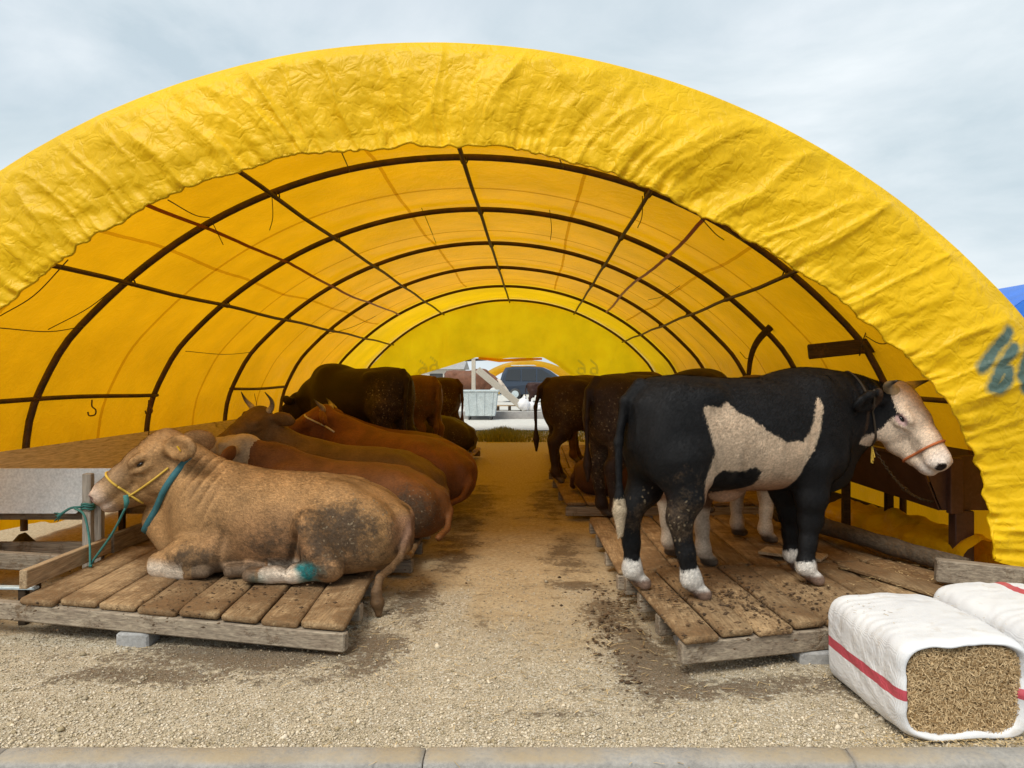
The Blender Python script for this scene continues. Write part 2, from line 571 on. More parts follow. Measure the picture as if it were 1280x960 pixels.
def cow_standing(h, head_pos, head_dir, head_sc=1.08, head_roll=0, fine=False, legdx=(0, 0, 0, 0), tail_dy=0.0, neck_mid=None, bull=True, neck_r=(.21, .125), ear=None):
    f = Field((-1.12, -.62, -.02), (2.05, .62, 1.78), h)
    f.trunk(STAND_TRUNK)
    for i, s_ in enumerate((1, -1)):
        dx = legdx[i]
        # hind
        f.ell((-.62, s_ * .15, 1.02), (.215, .14, .33), .09)
        f.ell((-.50, s_ * .215, .86), (.115, .075, .18), .08)
        f.ell((-.43, s_ * .235, 1.29), (.09, .045, .05), .09)
        f.ell((-.80, s_ * .09, 1.24), (.06, .04, .05), .07)
        leg(f, [(-.60, s_ * .17, .9), (-.62 + dx * .4, s_ * .185, .66), (-.70 + dx * .7, s_ * .18, .53), (-.675 + dx * .85, s_ * .18, .31), (-.655 + dx, s_ * .18, .14), (-.62 + dx, s_ * .185, .085)],
            [.18, .11, .076, .05, .056, .05], .05, (-.575 + dx, s_ * .19, .035), .068)
        f.cone((-.74 + dx * .7, s_ * .18, .57), (-.71 + dx * .85, s_ * .18, .38), .035, .035, .04)
        dx = legdx[2 + i]
        # front
        f.ell((.50, s_ * .175, 1.05), (.20, .105, .36), .10)
        f.ell((.60, s_ * .16, .86), (.13, .10, .13), .08)
        leg(f, [(.44, s_ * .18, .82), (.46 + dx * .4, s_ * .17, .60), (.475 + dx * .6, s_ * .16, .44), (.465 + dx * .8, s_ * .16, .28), (.46 + dx, s_ * .16, .13), (.485 + dx, s_ * .165, .08)],
            [.15, .108, .076, .051, .057, .05], .05, (.53 + dx, s_ * .17, .035), .068)
    hp = np.array(head_pos, float); M = head_matrix(head_dir, head_roll)
    back = hp + M @ np.array([.03, 0, -.10]) * head_sc
    mid = np.array(neck_mid) if neck_mid is not None else (np.array((.66, 0, 1.12)) * .5 + back * .5)
    f.chain([(.42, 0, 1.10), (.66, 0, 1.10), mid, back], [.30, .285, neck_r[0], neck_r[1] * head_sc], .09, .66)
    f.ell((.52, 0, 1.32), (.3, .13, .12), .12)
    f.chain([(.55, 0, .66), (.80, 0, .76), mid * .55 + np.array((.8, 0, .78)) * .45, back + M @ np.array([.06, 0, -.1])], [.10, .12, .11 * neck_r[0] / .21, .05 * neck_r[1] / .125], .09, .6)
    if bull:
        f.ell((-.14, 0, .63), (.13, .045, .06), .06)
        f.ell((-.50, 0, .66), (.07, .07, .12), .04)
    T = add_head(f, hp, M, head_sc, fine=fine, ear=ear)
    f.floor(0)
    f.chain([(-.80, 0, 1.36), (-.90, tail_dy * .3, 1.26), (-.94, tail_dy, 1.0), (-.935, tail_dy, .72)], [.045, .032, .026, .022], .03)
    f.chain([(-.935, tail_dy, .72), (-.93, tail_dy, .56), (-.925, tail_dy, .40)], [.022, .045, .018], .01)
    V, F = f.mesh()
    return relax(V, F, 2), F, T, M

def cow_lying(h, head_pos, head_dir, head_sc=1.08, head_roll=0, fine=False, neck_mid=None, tail=None, near=1, ear=None, trunk=None, knee=.90):
    f = Field((-1.15, -.75, -.30 if tail else -.02), (1.75, .75, 1.35), h)
    f.trunk(trunk or LIE_TRUNK, power=2.15)
    for s_ in (1, -1):
        f.ell((-.50, s_ * .25, .31), (.36, .17, .285), .10)
        f.ell((-.42, s_ * .20, .58), (.10, .06, .05), .12)
        f.ell((-.86, s_ * .08, .40), (.07, .045, .05), .07)
        f.ell((.56, s_ * .19, .42), (.20, .12, .28), .10)
    n_ = near
    # upper-side hind leg folded forward along the flank, foot flat on the boards
    leg(f, [(-.30, n_ * .37, .36), (-.36, n_ * .42, .2), (-.44, n_ * .445, .10), (-.22, n_ * .465, .062), (-.04, n_ * .47, .055)], [.13, .105, .085, .058, .064], .05, (.09, n_ * .47, .06), .072)
    f.ell((-.46, n_ * .44, .09), (.07, .06, .075), .05)
    leg(f, [(-.15, n_ * .2, .08), (.06, n_ * .30, .05), (.16, n_ * .33, .055)], [.07, .055, .062], .03, (.27, n_ * .35, .06), .072)
    for s_ in (1, -1):
        leg(f, [(.42, s_ * .27, .17), (.66 + (knee - .9) * .6, s_ * .30, .15), (knee, s_ * .29, .085)], [.15, .125, .09], .06)
        leg(f, [(knee, s_ * .30, .075), (.68, s_ * .345, .05), (.56, s_ * .36, .055)], [.08, .058, .066], .03, (.44, s_ * .365, .06), .07)
    f.ell((.74, 0, .2), (.22, .15, .2), .08)
    hp = np.array(head_pos, float); M = head_matrix(head_dir, head_roll)
    back = hp + M @ np.array([.03, 0, -.11]) * head_sc
    mid = np.array(neck_mid) if neck_mid is not None else (np.array((.58, 0, .55)) * .45 + back * .55)
    f.chain([(.42, 0, .48), (.60, 0, .52), mid, back], [.27, .265, .215, .135 * head_sc], .09, .66)
    jaw = back + M @ np.array([.10, 0, -.12]) * head_sc
    f.chain([(.72, 0, .26), (.92, 0, .34), mid * .5 + jaw * .5 + np.array((.06, 0, -.06)), jaw], [.12, .12, .09, .06], .08, .55)
    T = add_head(f, hp, M, head_sc, fine=fine, ear=ear)
    f.floor(0)
    if tail is not None:
        f.chain(tail[0], tail[1], .02)
    V, F = f.mesh()
    return relax(V, F, 2), F, T, M

def coat_material():
    t = NT('cattle_coat')
    v = t.coords('Object')
    col = t.attr('col', 'Color'); col2 = t.attr('col2', 'Color')
    edge = t.noise(v, 70, 3, .7)
    edge2 = t.noise(v, 9, 3, .6)
    pf = t.math('ADD', t.attr('patch'), t.math('MULTIPLY', t.math('SUBTRACT', edge, .5), .035))
    pf = t.math('ADD', pf, t.math('MULTIPLY', t.math('SUBTRACT', edge2, .5), .04))
    c = t.mix(t.rng(pf, -.004, .004), col, col2)
    # tonal drift and fine hair streaks
    big = t.noise(v, 5, 4, .6)
    c = t.mix(1.0, c, t.ramp(big, [(.25, .62), (.75, 1.28)]), 'MULTIPLY')
    st = t.noise(t.scaled(v, (16, 34, 34)), 2.4, 5, .75)
    c = t.mix(1.0, c, t.ramp(st, [(.25, .55), (.75, 1.4)]), 'MULTIPLY')
    # caked dirt: dark crust broken up, with pale dry flakes
    n1 = t.noise(v, 11, 6, .68)
    n3 = t.noise(v, 55, 4, .7)
    dm = t.math('ADD', t.attr('dirt'), t.math('MULTIPLY', t.math('SUBTRACT', n1, .5), 1.3))
    dm = t.math('ADD', dm, t.math('MULTIPLY', t.math('SUBTRACT', n3, .5), .7))
    df = t.rng(dm, .38, .72)
    crust = t.ramp(n3, [(.3, (.026, .016, .010)), (.7, (.12, .08, .048))])
    vd = t.voro(t.mix(.05, v, t.noise(v, 20, 2, out='Color')), 38)
    vc = t.voro(t.mix(.05, v, t.noise(v, 20, 2, out='Color')), 38, out='Color')
    fl = t.math('MULTIPLY', t.rng(vd, .36, .26), t.rng(vc, .62, .66))
    fl = t.math('MULTIPLY', fl, t.rng(t.attr('flake'), .2, .6))
    crust = t.mix(fl, crust, (.26, .20, .125))
    df = t.math('MAXIMUM', df, fl)
    c = t.mix(t.math('MULTIPLY', df, .92), c, crust)
    hb = t.noise(t.scaled(v, (45, 110, 110)), 3.5, 4, .75)
    nb = t.bump(st, .45, .008, t.bump(hb, .6, .004))
    nb = t.bump(t.math('ADD', t.math('MULTIPLY', df, .6), t.math('MULTIPLY', n3, df)), .5, .006, nb)
    b = t.pbr(c, .55, nb, spec=.2, sheen=.01)
    b.inputs['Sheen Roughness'].default_value = .45
    return t.m
M_COAT = coat_material()
def _eye():
    t = NT('eye'); b = t.pbr((.006, .004, .003), .08, spec=.6); return t.m
M_EYE = _eye()
def _horn():
    t = NT('horn')
    v = t.coords('Object')
    a = t.attr('tip')
    c = t.mix(t.rng(a, .35, .9), (.42, .33, .2), (.03, .022, .016))
    c = t.mix(1.0, c, t.ramp(t.noise(t.scaled(v, (1, 1, 1)), 40, 4), [(.3, .7), (.7, 1.2)]), 'MULTIPLY')
    t.pbr(c, .42, t.bump(t.noise(v, 60, 3), .3, .003)); return t.m
M_HORN = _horn()
M_HOOFLESS = None

def horn_mesh(p0, pts, r0, n=10):
    P = catmull([p0] + pts, 6)
    m = len(P)
    mb = MB(); rad = [r0 * (1 - (i / (m - 1)) ** 1.3 * .9) for i in range(m)]
    mb.tube(P, rad, n)
    me = bpy.data.meshes.new('horn'); me.from_pydata(mb.v, [], mb.f); me.update()
    me.polygons.foreach_set('use_smooth', np.ones(len(me.polygons), dtype=bool))
    attr_f(me, 'tip', np.repeat(np.arange(m) / (m - 1), n))
    me.materials.append(M_HORN)
    return me
def blob_mesh(c, r, M=None, nu=14, nv=10, name='eye'):
    V, F = [], []
    for i in range(nv + 1):
        th = math.pi * i / nv
        for j in range(nu):
            ph = 2 * math.pi * j / nu
            q = np.array([r[0] * math.cos(th), r[1] * math.sin(th) * math.cos(ph), r[2] * math.sin(th) * math.sin(ph)])
            if M is not None: q = M @ q
            V.append(np.array(c) + q)
    for i in range(nv):
        for j in range(nu):
            F.append((i * nu + j, i * nu + (j + 1) % nu, (i + 1) * nu + (j + 1) % nu, (i + 1) * nu + j))
    return mesh_np(name, V, np.array(F))

def sdist_poly(P2, poly):
    """signed distance of points to a polygon, positive inside"""
    poly = np.array(poly, float); n = len(poly)
    d = np.full(len(P2), 1e9); ins = np.zeros(len(P2), bool)
    for i in range(n):
        a, b = poly[i], poly[(i + 1) % n]
        e = b - a; w = P2 - a
        t = np.clip((w @ e) / (e @ e), 0, 1)
        d = np.minimum(d, np.linalg.norm(w - t[:, None] * e, axis=1))
        c = ((a[1] <= P2[:, 1]) & (b[1] > P2[:, 1])) | ((b[1] <= P2[:, 1]) & (a[1] > P2[:, 1]))
        xi = a[0] + (P2[:, 1] - a[1]) / np.where(abs(e[1]) < 1e-9, 1e-9, e[1]) * e[0]
        ins ^= c & (P2[:, 0] < xi)
    return np.where(ins, d, -d)
def blob(V, c, r):
    """soft 1..0 ball mask"""
    q = (V - np.array(c)) / np.array(r)
    return np.clip(1.4 - np.linalg.norm(q, axis=1), 0, 1)
def ss(a, b, x):
    t = np.clip((x - a) / (b - a), 0, 1); return t * t * (3 - 2 * t)
def mixc(c, d, f):
    return c * (1 - f[:, None]) + np.array(d) * f[:, None]

class Cow: pass
def coat_hair(V, F, N, H, at, root, n, seed=5):
    """short hairs lying back and down over the body"""
    r = np.random.default_rng(seed)
    a = V[F]; ar = .5 * np.linalg.norm(np.cross(a[:, 2] - a[:, 0], a[:, 3] - a[:, 1]), axis=1)
    ok = (V[F].mean(1)[:, 2] > .05)
    ar = ar * ok
    f = r.choice(len(F), n, p=ar / ar.sum())
    u, v = r.random(n), r.random(n)
    W = np.stack([(1 - u) * (1 - v), u * (1 - v), u * v, (1 - u) * v], 1)
    P = (V[F[f]] * W[:, :, None]).sum(1); Nn = (N[F[f]] * W[:, :, None]).sum(1)
    flow = np.array([-.75, 0, -.65]) + .5 * np.stack([vnoise(P * 5, 61, 2), vnoise(P * 5, 62, 2), vnoise(P * 5, 63, 2)], 1) + .35 * (r.random((n, 3)) - .5)
    T_ = flow - Nn * (flow * Nn).sum(1)[:, None]; T_ /= np.linalg.norm(T_, axis=1)[:, None] + 1e-9
    ln = .012 + .014 * r.random(n)
    hd = (H[F[f, 0], 0] > -.05) & (H[F[f, 0], 0] < .62) & (np.abs(H[F[f, 0], 1]) < .3)
    ln = np.where(hd, ln * .6, ln); ln = np.where(hd & (H[F[f, 0], 0] > .46), .003, ln)
    D = T_ + Nn * (.14 + .22 * r.random(n))[:, None]
    S = np.cross(T_, Nn) * (.0009 + .0007 * r.random(n))[:, None]
    Q = np.stack([P - S, P + S, P + D * ln[:, None]], 1).reshape(-1, 3)
    me = mesh_np('coat_hair', Q, np.arange(3 * n).reshape(-1, 3), smooth=False)
    root_v = F[f, 0]
    rep = lambda x: np.repeat(np.asarray(x)[root_v], 3, axis=0)
    tone = np.repeat(.62 + .8 * r.random(n), 3)[:, None]
    attr_c(me, 'col', rep(at['col']) * tone); attr_c(me, 'col2', rep(at.get('col2', at['col'])) * tone)
    for k in ('patch', 'dirt', 'flake'):
        attr_f(me, k, rep(at.get(k, np.full(len(V), -1.0 if k == 'patch' else 0.0))))
    o = add_obj('coat_hair', me, M_COAT, root); o['kind'] = 'stuff'
    return o
def make_cow(geo, head_pos, head_sc, paint, loc, rz, label, group=None, horns=None, eye_open=1.0, scale=1.0, eyes=True, disp=None, name='bull', fur=0):
    V, F, T, M = geo
    H = ((V - np.array(head_pos)) @ M) / head_sc
    N = normals(V, F)
    if disp is not None:
        V = V + N * disp(V, N, H)[:, None]
    at = paint(V, N, H)
    root = empty(name, loc, rz, label, 'bull', group or ('bulls standing outside beyond the tent' if loc[1] > 25 else 'bulls kept in the tunnel tent'))
    root.scale = (scale,) * 3
    me = mesh_np('body', V, F)
    n = len(V)
    attr_c(me, 'col', at['col']); attr_c(me, 'col2', at.get('col2', at['col']))
    attr_f(me, 'patch', at.get('patch', np.full(n, -1.0)))
    attr_f(me, 'dirt', at.get('dirt', np.zeros(n)))
    attr_f(me, 'flake', at.get('flake', at.get('dirt', np.zeros(n))))
    body = add_obj('body', me, M_COAT, root)
    if eyes:
        for s_ in (1, -1):
            em = blob_mesh(T((.165, s_ * .134, -.082)), [.021 * head_sc, .013 * head_sc, .013 * head_sc * eye_open], M)
            add_obj('eye', em, M_EYE, root)
    if horns:
        for s_ in (1, -1):
            pts = [T((p[0], s_ * p[1], p[2])) for p in horns['pts']]
            add_obj('horn', horn_mesh(T((.0, s_ * .09, -.035)), pts, horns['r'] * head_sc), M_HORN, root)
    if fur: coat_hair(V, F, N, H, at, root, fur)
    c = Cow(); c.root = root; c.V = V; c.F = F; c.T = T; c.M = M; c.N = N
    c.bvh = None
    return c
def cow_bvh(c):
    if c.bvh is None:
        c.bvh = BVHTree.FromPolygons([tuple(v) for v in c.V], [tuple(int(i) for i in f) for f in c.F])
    return c.bvh
def wrap(c, o, ax_u, ax_v, off, n=40, a0=0, a1=360, reach=.6):
    """points of a strap lying on the body: rays towards o in the plane (u, v)"""
    b = cow_bvh(c); out = []
    o = Vector(o); u = Vector(ax_u).normalized(); v = Vector(ax_v).normalized()
    for i in range(n + 1):
        a = R(a0 + (a1 - a0) * i / n)
        d = u * math.cos(a) + v * math.sin(a)
        hit = b.ray_cast(o + d * reach, -d, reach)
        if hit[0] is None: continue
        out.append(hit[0] + d * off)
    return out
HORN_SHORT = dict(pts=[(-.03, .15, -.01), (-.02, .205, .045), (.0, .215, .10)], r=.034)
HORN_UP = dict(pts=[(-.03, .14, .01), (-.02, .185, .09), (.01, .17, .19)], r=.036)

# ------------------------------------------------------------------ surface materials
def tarp_mat(name, refl, trans, wr=1.0, marks=None, gloss=.42):
    t = NT(name)
    p = t.geo()
    n1 = t.noise(p, 1.3, 5, .6)
    fa = t.math('ABSOLUTE', t.math('SUBTRACT', t.noise(p, 3.6, 2, .5, .5), .5))
    fb = t.math('ABSOLUTE', t.math('SUBTRACT', t.noise(p, 9, 2, .5, .6), .5))
    fc = t.noise(p, 34, 3, .6, .6)
    hgt = t.math('ADD', t.math('MULTIPLY', t.rng(fa, 0, .10), .45), t.math('MULTIPLY', t.rng(fb, 0, .12), .4))
    hgt = t.math('ADD', hgt, t.math('MULTIPLY', fc, .4))
    nb = t.bump(hgt, .4 * wr, .02)
    stain = t.ramp(n1, [(.3, .86), (.7, 1.08)])
    c = t.mix(1.0, t.mix(1.0, refl, 1.0, 'MULTIPLY'), stain, 'MULTIPLY')
    ct = t.mix(1.0, t.mix(1.0, trans, 1.0, 'MULTIPLY'), stain, 'MULTIPLY')
    if marks:
        a = t.attr('paint')
        a = t.math('MULTIPLY', t.rng(t.math('ADD', a, t.math('MULTIPLY', t.math('SUBTRACT', t.noise(p, 22, 4, .7), .5), .5)), .25, .75), marks[1])
        c = t.mix(a, c, marks[0]); ct = t.mix(a, ct, tuple(q * .6 for q in marks[0]))
    d = t.pbr(c, gloss, nb, spec=.18, link=False)
    tr = t.n('ShaderNodeBsdfTranslucent'); t.l(ct, tr.inputs['Color']); t.l(nb, tr.inputs['Normal'])
    ad = t.n('ShaderNodeAddShader')
    t.l(d.outputs[0], ad.inputs[0]); t.l(tr.outputs[0], ad.inputs[1])
    t.l(ad.outputs[0], t.out.inputs['Surface'])
    return t.m
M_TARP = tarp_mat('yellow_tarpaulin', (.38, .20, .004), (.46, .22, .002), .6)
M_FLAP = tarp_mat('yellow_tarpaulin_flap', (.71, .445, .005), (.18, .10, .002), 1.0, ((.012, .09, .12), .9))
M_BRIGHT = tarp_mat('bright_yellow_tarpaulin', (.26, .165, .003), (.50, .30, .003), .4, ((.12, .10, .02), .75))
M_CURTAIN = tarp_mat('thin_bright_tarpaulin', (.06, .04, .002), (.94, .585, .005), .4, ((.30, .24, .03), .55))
def seam_mat():
    t = NT('tarpaulin_seam')
    a = t.n('ShaderNodeBsdfTransparent'); a.inputs['Color'].default_value = (.86, .74, .55, 1)
    d = t.n('ShaderNodeBsdfDiffuse'); d.inputs['Color'].default_value = (.4, .2, .004, 1)
    m = t.n('ShaderNodeMixShader'); m.inputs[0].default_value = .15
    t.l(a.outputs[0], m.inputs[1]); t.l(d.outputs[0], m.inputs[2]); t.l(m.outputs[0], t.out.inputs['Surface'])
    return t.m
M_SEAM = seam_mat()
M_BLUE = tarp_mat('blue_tarpaulin', (.03, .15, .55), (.02, .08, .3), .8)

def wood_mat(name, c0, c1, mud=0.0, mudcol=(.10, .06, .03), wear=0.3, rough=.85, axis='y'):
    t = NT(name)
    v = t.coords('Object')
    oi = t.n('ShaderNodeObjectInfo')
    off = t.n('ShaderNodeVectorMath', operation='SCALE'); off.inputs['Scale'].default_value = 1.0
    cmb = t.n('ShaderNodeCombineXYZ')
    for i, m_ in enumerate((13.0, 29.0, 7.0)):
        t.l(t.math('MULTIPLY', oi.outputs['Random'], m_), cmb.inputs[i])
    ad = t.n('ShaderNodeVectorMath', operation='ADD'); t.l(v, ad.inputs[0]); t.l(cmb.outputs[0], ad.inputs[1])
    v = ad.outputs[0]
    sc = {'y': (24, 1.6, 24), 'x': (1.6, 24, 24), 'z': (24, 24, 1.6)}[axis]
    g = t.noise(t.scaled(v, sc), 1.6, 6, .65, .6)
    g2 = t.noise(t.scaled(v, tuple(q * 3 for q in sc)), 1.5, 3, .6)
    c = t.mix(t.rng(g, .3, .72), c0, c1)
    c = t.mix(1.0, c, t.ramp(g2, [(.3, .62), (.65, 1.15)]), 'MULTIPLY')
    c = t.mix(1.0, c, t.ramp(oi.outputs['Random'], [(0, .78), (1, 1.2)]), 'MULTIPLY')
    h = t.math('ADD', t.math('MULTIPLY', g, .5), t.math('MULTIPLY', g2, .35))
    if mud > 0:
        pw = t.geo()
        n = t.noise(pw, 2.4, 7, .66, .5)
        n2 = t.noise(pw, 32, 4, .7)
        f = t.math('ADD', n, t.math('MULTIPLY', t.math('SUBTRACT', n2, .5), .5))
        f = t.rng(f, .62 - mud * .4, .78 - mud * .35)
        mc = t.mix(t.rng(n2, .3, .7), tuple(q * .55 for q in mudcol), tuple(q * 1.5 for q in mudcol))
        c = t.mix(t.math('MULTIPLY', f, .88), c, mc)
        h = t.math('ADD', h, t.math('MULTIPLY', f, t.math('ADD', n2, .2)))
    t.pbr(c, rough, t.bump(h, .6, .012), spec=.25)
    return t.m
M_PLANK = wood_mat('mucky_planks', (.25, .155, .075), (.44, .305, .165), .56, (.15, .085, .038))
M_BEAM = wood_mat('weathered_beam', (.17, .13, .095), (.36, .30, .22), .18, axis='x')
M_BEAMY = wood_mat('weathered_timber', (.17, .13, .095), (.36, .29, .20), .12)
M_POST = wood_mat('grey_post_wood', (.24, .21, .175), (.42, .38, .32), .05, axis='z')
M_DARKWOOD = wood_mat('dark_wood', (.035, .022, .013), (.09, .06, .035), .1, axis='x')
M_LIGHTWOOD = wood_mat('pale_board_wood', (.33, .22, .12), (.52, .38, .23), .12)
M_FARBEAM = wood_mat('pale_beam_wood', (.45, .40, .32), (.62, .57, .48), 0)
M_BARK = wood_mat('log_bark', (.06, .045, .03), (.17, .13, .09), .3, rough=.95)

def pipe_mat():
    t = NT('rusty_pipe')
    p = t.geo()
    n = t.noise(p, 6, 6, .7); n2 = t.noise(p, 60, 3)
    c = t.mix(t.rng(n, .35, .65), (.045, .034, .022), (.12, .062, .03))
    t.pbr(c, t.rng(n2, .3, .7, .45, .75), t.bump(n2, .3, .004), metal=.25)
    return t.m
M_PIPE = pipe_mat()
def metal_mat(name, c0, c1, rough=.45, metal=.7, scale=5, rust=0.0):
    t = NT(name)
    v = t.coords('Object')
    n = t.noise(v, scale, 6, .65); n2 = t.noise(v, scale * 8, 4, .6)
    c = t.mix(t.rng(n, .3, .7), c0, c1)
    c = t.mix(1.0, c, t.ramp(n2, [(.3, .8), (.7, 1.1)]), 'MULTIPLY')
    if rust: c = t.mix(t.rng(t.noise(v, scale * 2.3, 6, .7), .75 - rust * .3, .85 - rust * .3), c, (.07, .035, .018))
    t.pbr(c, rough, t.bump(n2, .25, .004), metal=metal)
    return t.m
M_GALV = metal_mat('galvanised_steel', (.42, .5, .52), (.6, .68, .7), .5, .25, 3)
M_WHITEPLATE = metal_mat('white_painted_sheet', (.70, .75, .77), (.84, .86, .86), .5, .05, 7, .25)
M_TROUGHGREY = metal_mat('dull_grey_sheet', (.10, .09, .08), (.2, .175, .15), .55, .2, 4, .4)
M_TROUGHTAN = wood_mat('dusty_trough_board', (.46, .38, .27), (.6, .51, .38), .03)
M_BROWNPAINT = metal_mat('brown_painted_sheet', (.075, .038, .03), (.13, .07, .055), .42, .1, 5, .2)
M_CHAIN = metal_mat('chain_steel', (.1, .095, .09), (.22, .2, .18), .4, .8, 30)

def ground_mat():
    t = NT('gravel_ground')
    p = t.geo()
    v1 = t.voro(p, 85); vc = t.voro(p, 85, out='Color')
    v2 = t.voro(p, 190)
    n = t.noise(p, 3.5, 7, .65); n2 = t.noise(p, 26, 5, .7); n3 = t.noise(p, 120, 3, .6)
    grain = t.ramp(t.math('ADD', t.math('MULTIPLY', n3, .55), t.math('MULTIPLY', v2, .6)), [(.25, (.22, .17, .105)), (.6, (.49, .41, .285)), (.95, (.68, .61, .47))])
    gr = t.mix(t.rng(vc, .75, .8), grain, (.62, .57, .47))
    gr = t.mix(1.0, gr, t.ramp(n, [(.3, .78), (.7, 1.12)]), 'MULTIPLY')
    earth = t.ramp(t.math('ADD', t.math('MULTIPLY', n2, .6), t.math('MULTIPLY', n3, .4)), [(.3, (.20, .145, .085)), (.5, (.41, .315, .19)), (.72, (.62, .52, .35))])
    muck = t.ramp(n2, [(.3, (.05, .032, .018)), (.7, (.14, .088, .048))])
    fe = t.rng(t.math('ADD', t.attr('earth'), t.math('MULTIPLY', t.math('SUBTRACT', t.math('ADD', n, n2), 1.0), .75)), .35, .65)
    fm = t.rng(t.math('ADD', t.attr('muck'), t.math('MULTIPLY', t.math('SUBTRACT', t.math('ADD', n, n2), 1.0), 1.9)), .4, .72)
    c = t.mix(fe, gr, earth)
    c = t.mix(t.math('MULTIPLY', fm, .78), c, muck)
    h = t.math('ADD', t.math('MULTIPLY', t.rng(v1, .5, 0), t.rng(fe, 1, .2, .25, 1)), t.math('MULTIPLY', n3, .5))
    h = t.math('ADD', h, t.math('MULTIPLY', fm, t.math('ADD', n2, .3)))
    t.pbr(c, .92, t.bump(h, .8, .012), spec=.2)
    return t.m
M_GROUND = ground_mat()
def pebble_mat():
    t = NT('gravel_stone')
    c = t.attr('col', 'Color')
    t.pbr(t.mix(1.0, c, t.ramp(t.noise(t.geo(), 160, 3), [(.3, .75), (.7, 1.15)]), 'MULTIPLY'), .85, spec=.25)
    return t.m
M_PEBBLE = pebble_mat()
def concrete_mat(name, c0, c1, sand=0.0):
    t = NT(name)
    p = t.geo()
    n = t.noise(p, 4, 7, .7); n2 = t.noise(p, 45, 5, .7); n3 = t.noise(p, 1.2, 4)
    c = t.mix(t.rng(n, .3, .7), c0, c1)
    c = t.mix(1.0, c, t.ramp(n2, [(.3, .75), (.7, 1.15)]), 'MULTIPLY')
    if sand:
        up = t.n('ShaderNodeSeparateXYZ'); t.l(t.n('ShaderNodeNewGeometry').outputs['Normal'], up.inputs[0])
        f = t.math('MULTIPLY', t.rng(t.math('ADD', n3, t.math('MULTIPLY', n2, .35)), .55, .78), t.rng(up.outputs[2], .5, .9))
        c = t.mix(t.math('MULTIPLY', f, sand), c, (.36, .27, .15))
    t.pbr(c, .88, t.bump(t.math('ADD', n2, t.math('MULTIPLY', n, .6)), .55, .01), spec=.25)
    return t.m
M_KERB = concrete_mat('kerb_concrete', (.27, .255, .235), (.42, .40, .365), .75)
M_ASPHALT = concrete_mat('asphalt', (.045, .045, .047), (.07, .07, .07))
M_CONC = concrete_mat('pale_concrete', (.5, .48, .43), (.66, .64, .58))
M_LEDGE = concrete_mat('grey_concrete', (.28, .28, .28), (.42, .41, .39))
def sack_mat():
    t = NT('woven_sack')
    v = t.coords('Object')
    n = t.noise(v, 5, 5, .6); n2 = t.noise(v, 40, 4, .65)
    wv = t.n('ShaderNodeTexWave'); wv.inputs['Scale'].default_value = 95; wv.inputs['Distortion'].default_value = .4
    t.l(v, wv.inputs['Vector'])
    c = t.mix(t.rng(n, .3, .7), (.66, .66, .67), (.80, .80, .80))
    c = t.mix(t.rng(t.attr('stripe'), .45, .55), c, (.50, .075, .10))
    dust = t.math('MULTIPLY', t.rng(t.math('ADD', t.noise(v, 7, 6, .7), t.math('MULTIPLY', n2, .3)), .72, .92), .5)
    c = t.mix(dust, c, (.42, .32, .19))
    nb = t.bump(t.math('ADD', t.math('MULTIPLY', wv.outputs['Fac'], .25), t.math('MULTIPLY', t.noise(v, 18, 4, .6, 1.0), .9)), .35, .012)
    d = t.pbr(c, .5, nb, spec=.35, link=False)
    tr = t.n('ShaderNodeBsdfTranslucent'); tr.inputs['Color'].default_value = (.12, .12, .11, 1)
    ad = t.n('ShaderNodeAddShader'); t.l(d.outputs[0], ad.inputs[0]); t.l(tr.outputs[0], ad.inputs[1])
    t.l(d.outputs[0], t.out.inputs['Surface'])
    return t.m
M_SACK = sack_mat()
def straw_mat():
    t = NT('chopped_straw')
    v = t.coords('Object')
    oi = t.attr('col', 'Color')
    c = t.mix(1.0, oi, t.ramp(t.noise(v, 90, 3), [(.3, .8), (.7, 1.2)]), 'MULTIPLY')
    t.pbr(c, .75, spec=.3)
    return t.m
M_STRAW = straw_mat()
def chaff_mat():
    t = NT('pressed_chaff')
    v = t.coords('Object')
    n = t.noise(t.scaled(v, (1, 1, 1)), 60, 5, .7); n2 = t.noise(v, 6, 4)
    c = t.ramp(n, [(.3, (.14, .075, .03)), (.5, (.36, .22, .10)), (.72, (.58, .42, .22))])
    c = t.mix(1.0, c, t.ramp(n2, [(.3, .75), (.7, 1.15)]), 'MULTIPLY')
    t.pbr(c, .9, t.bump(n, .8, .012), spec=.2); return t.m
M_CHAFF = chaff_mat()
M_ROPE_Y = simple_mat('yellow_rope', (.62, .40, .05), .7, scale=60, bump=.4)
M_ROPE_G = simple_mat('green_rope', (.035, .17, .15), .7, scale=60, bump=.4)
M_ROPE_O = simple_mat('orange_rope', (.45, .12, .03), .7, scale=60, bump=.4)
M_COLLAR = simple_mat('blue_green_collar', (.03, .13, .15), .75, scale=40, bump=.3)
M_CORD = simple_mat('dark_cord', (.05, .035, .02), .8)
M_STRAP = tarp_mat('orange_brown_strap', (.16, .05, .003), (.10, .03, .001), .2)
M_TAG = simple_mat('yellow_ear_tag', (.75, .48, .02), .4, var=.05)
M_TAGO = simple_mat('orange_ear_tag', (.85, .38, .06), .4, var=.05)
def grass_mat():
    t = NT('grass_blade')
    c = t.attr('col', 'Color'); t.pbr(c, .7, spec=.3); return t.m
M_GRASS = grass_mat()

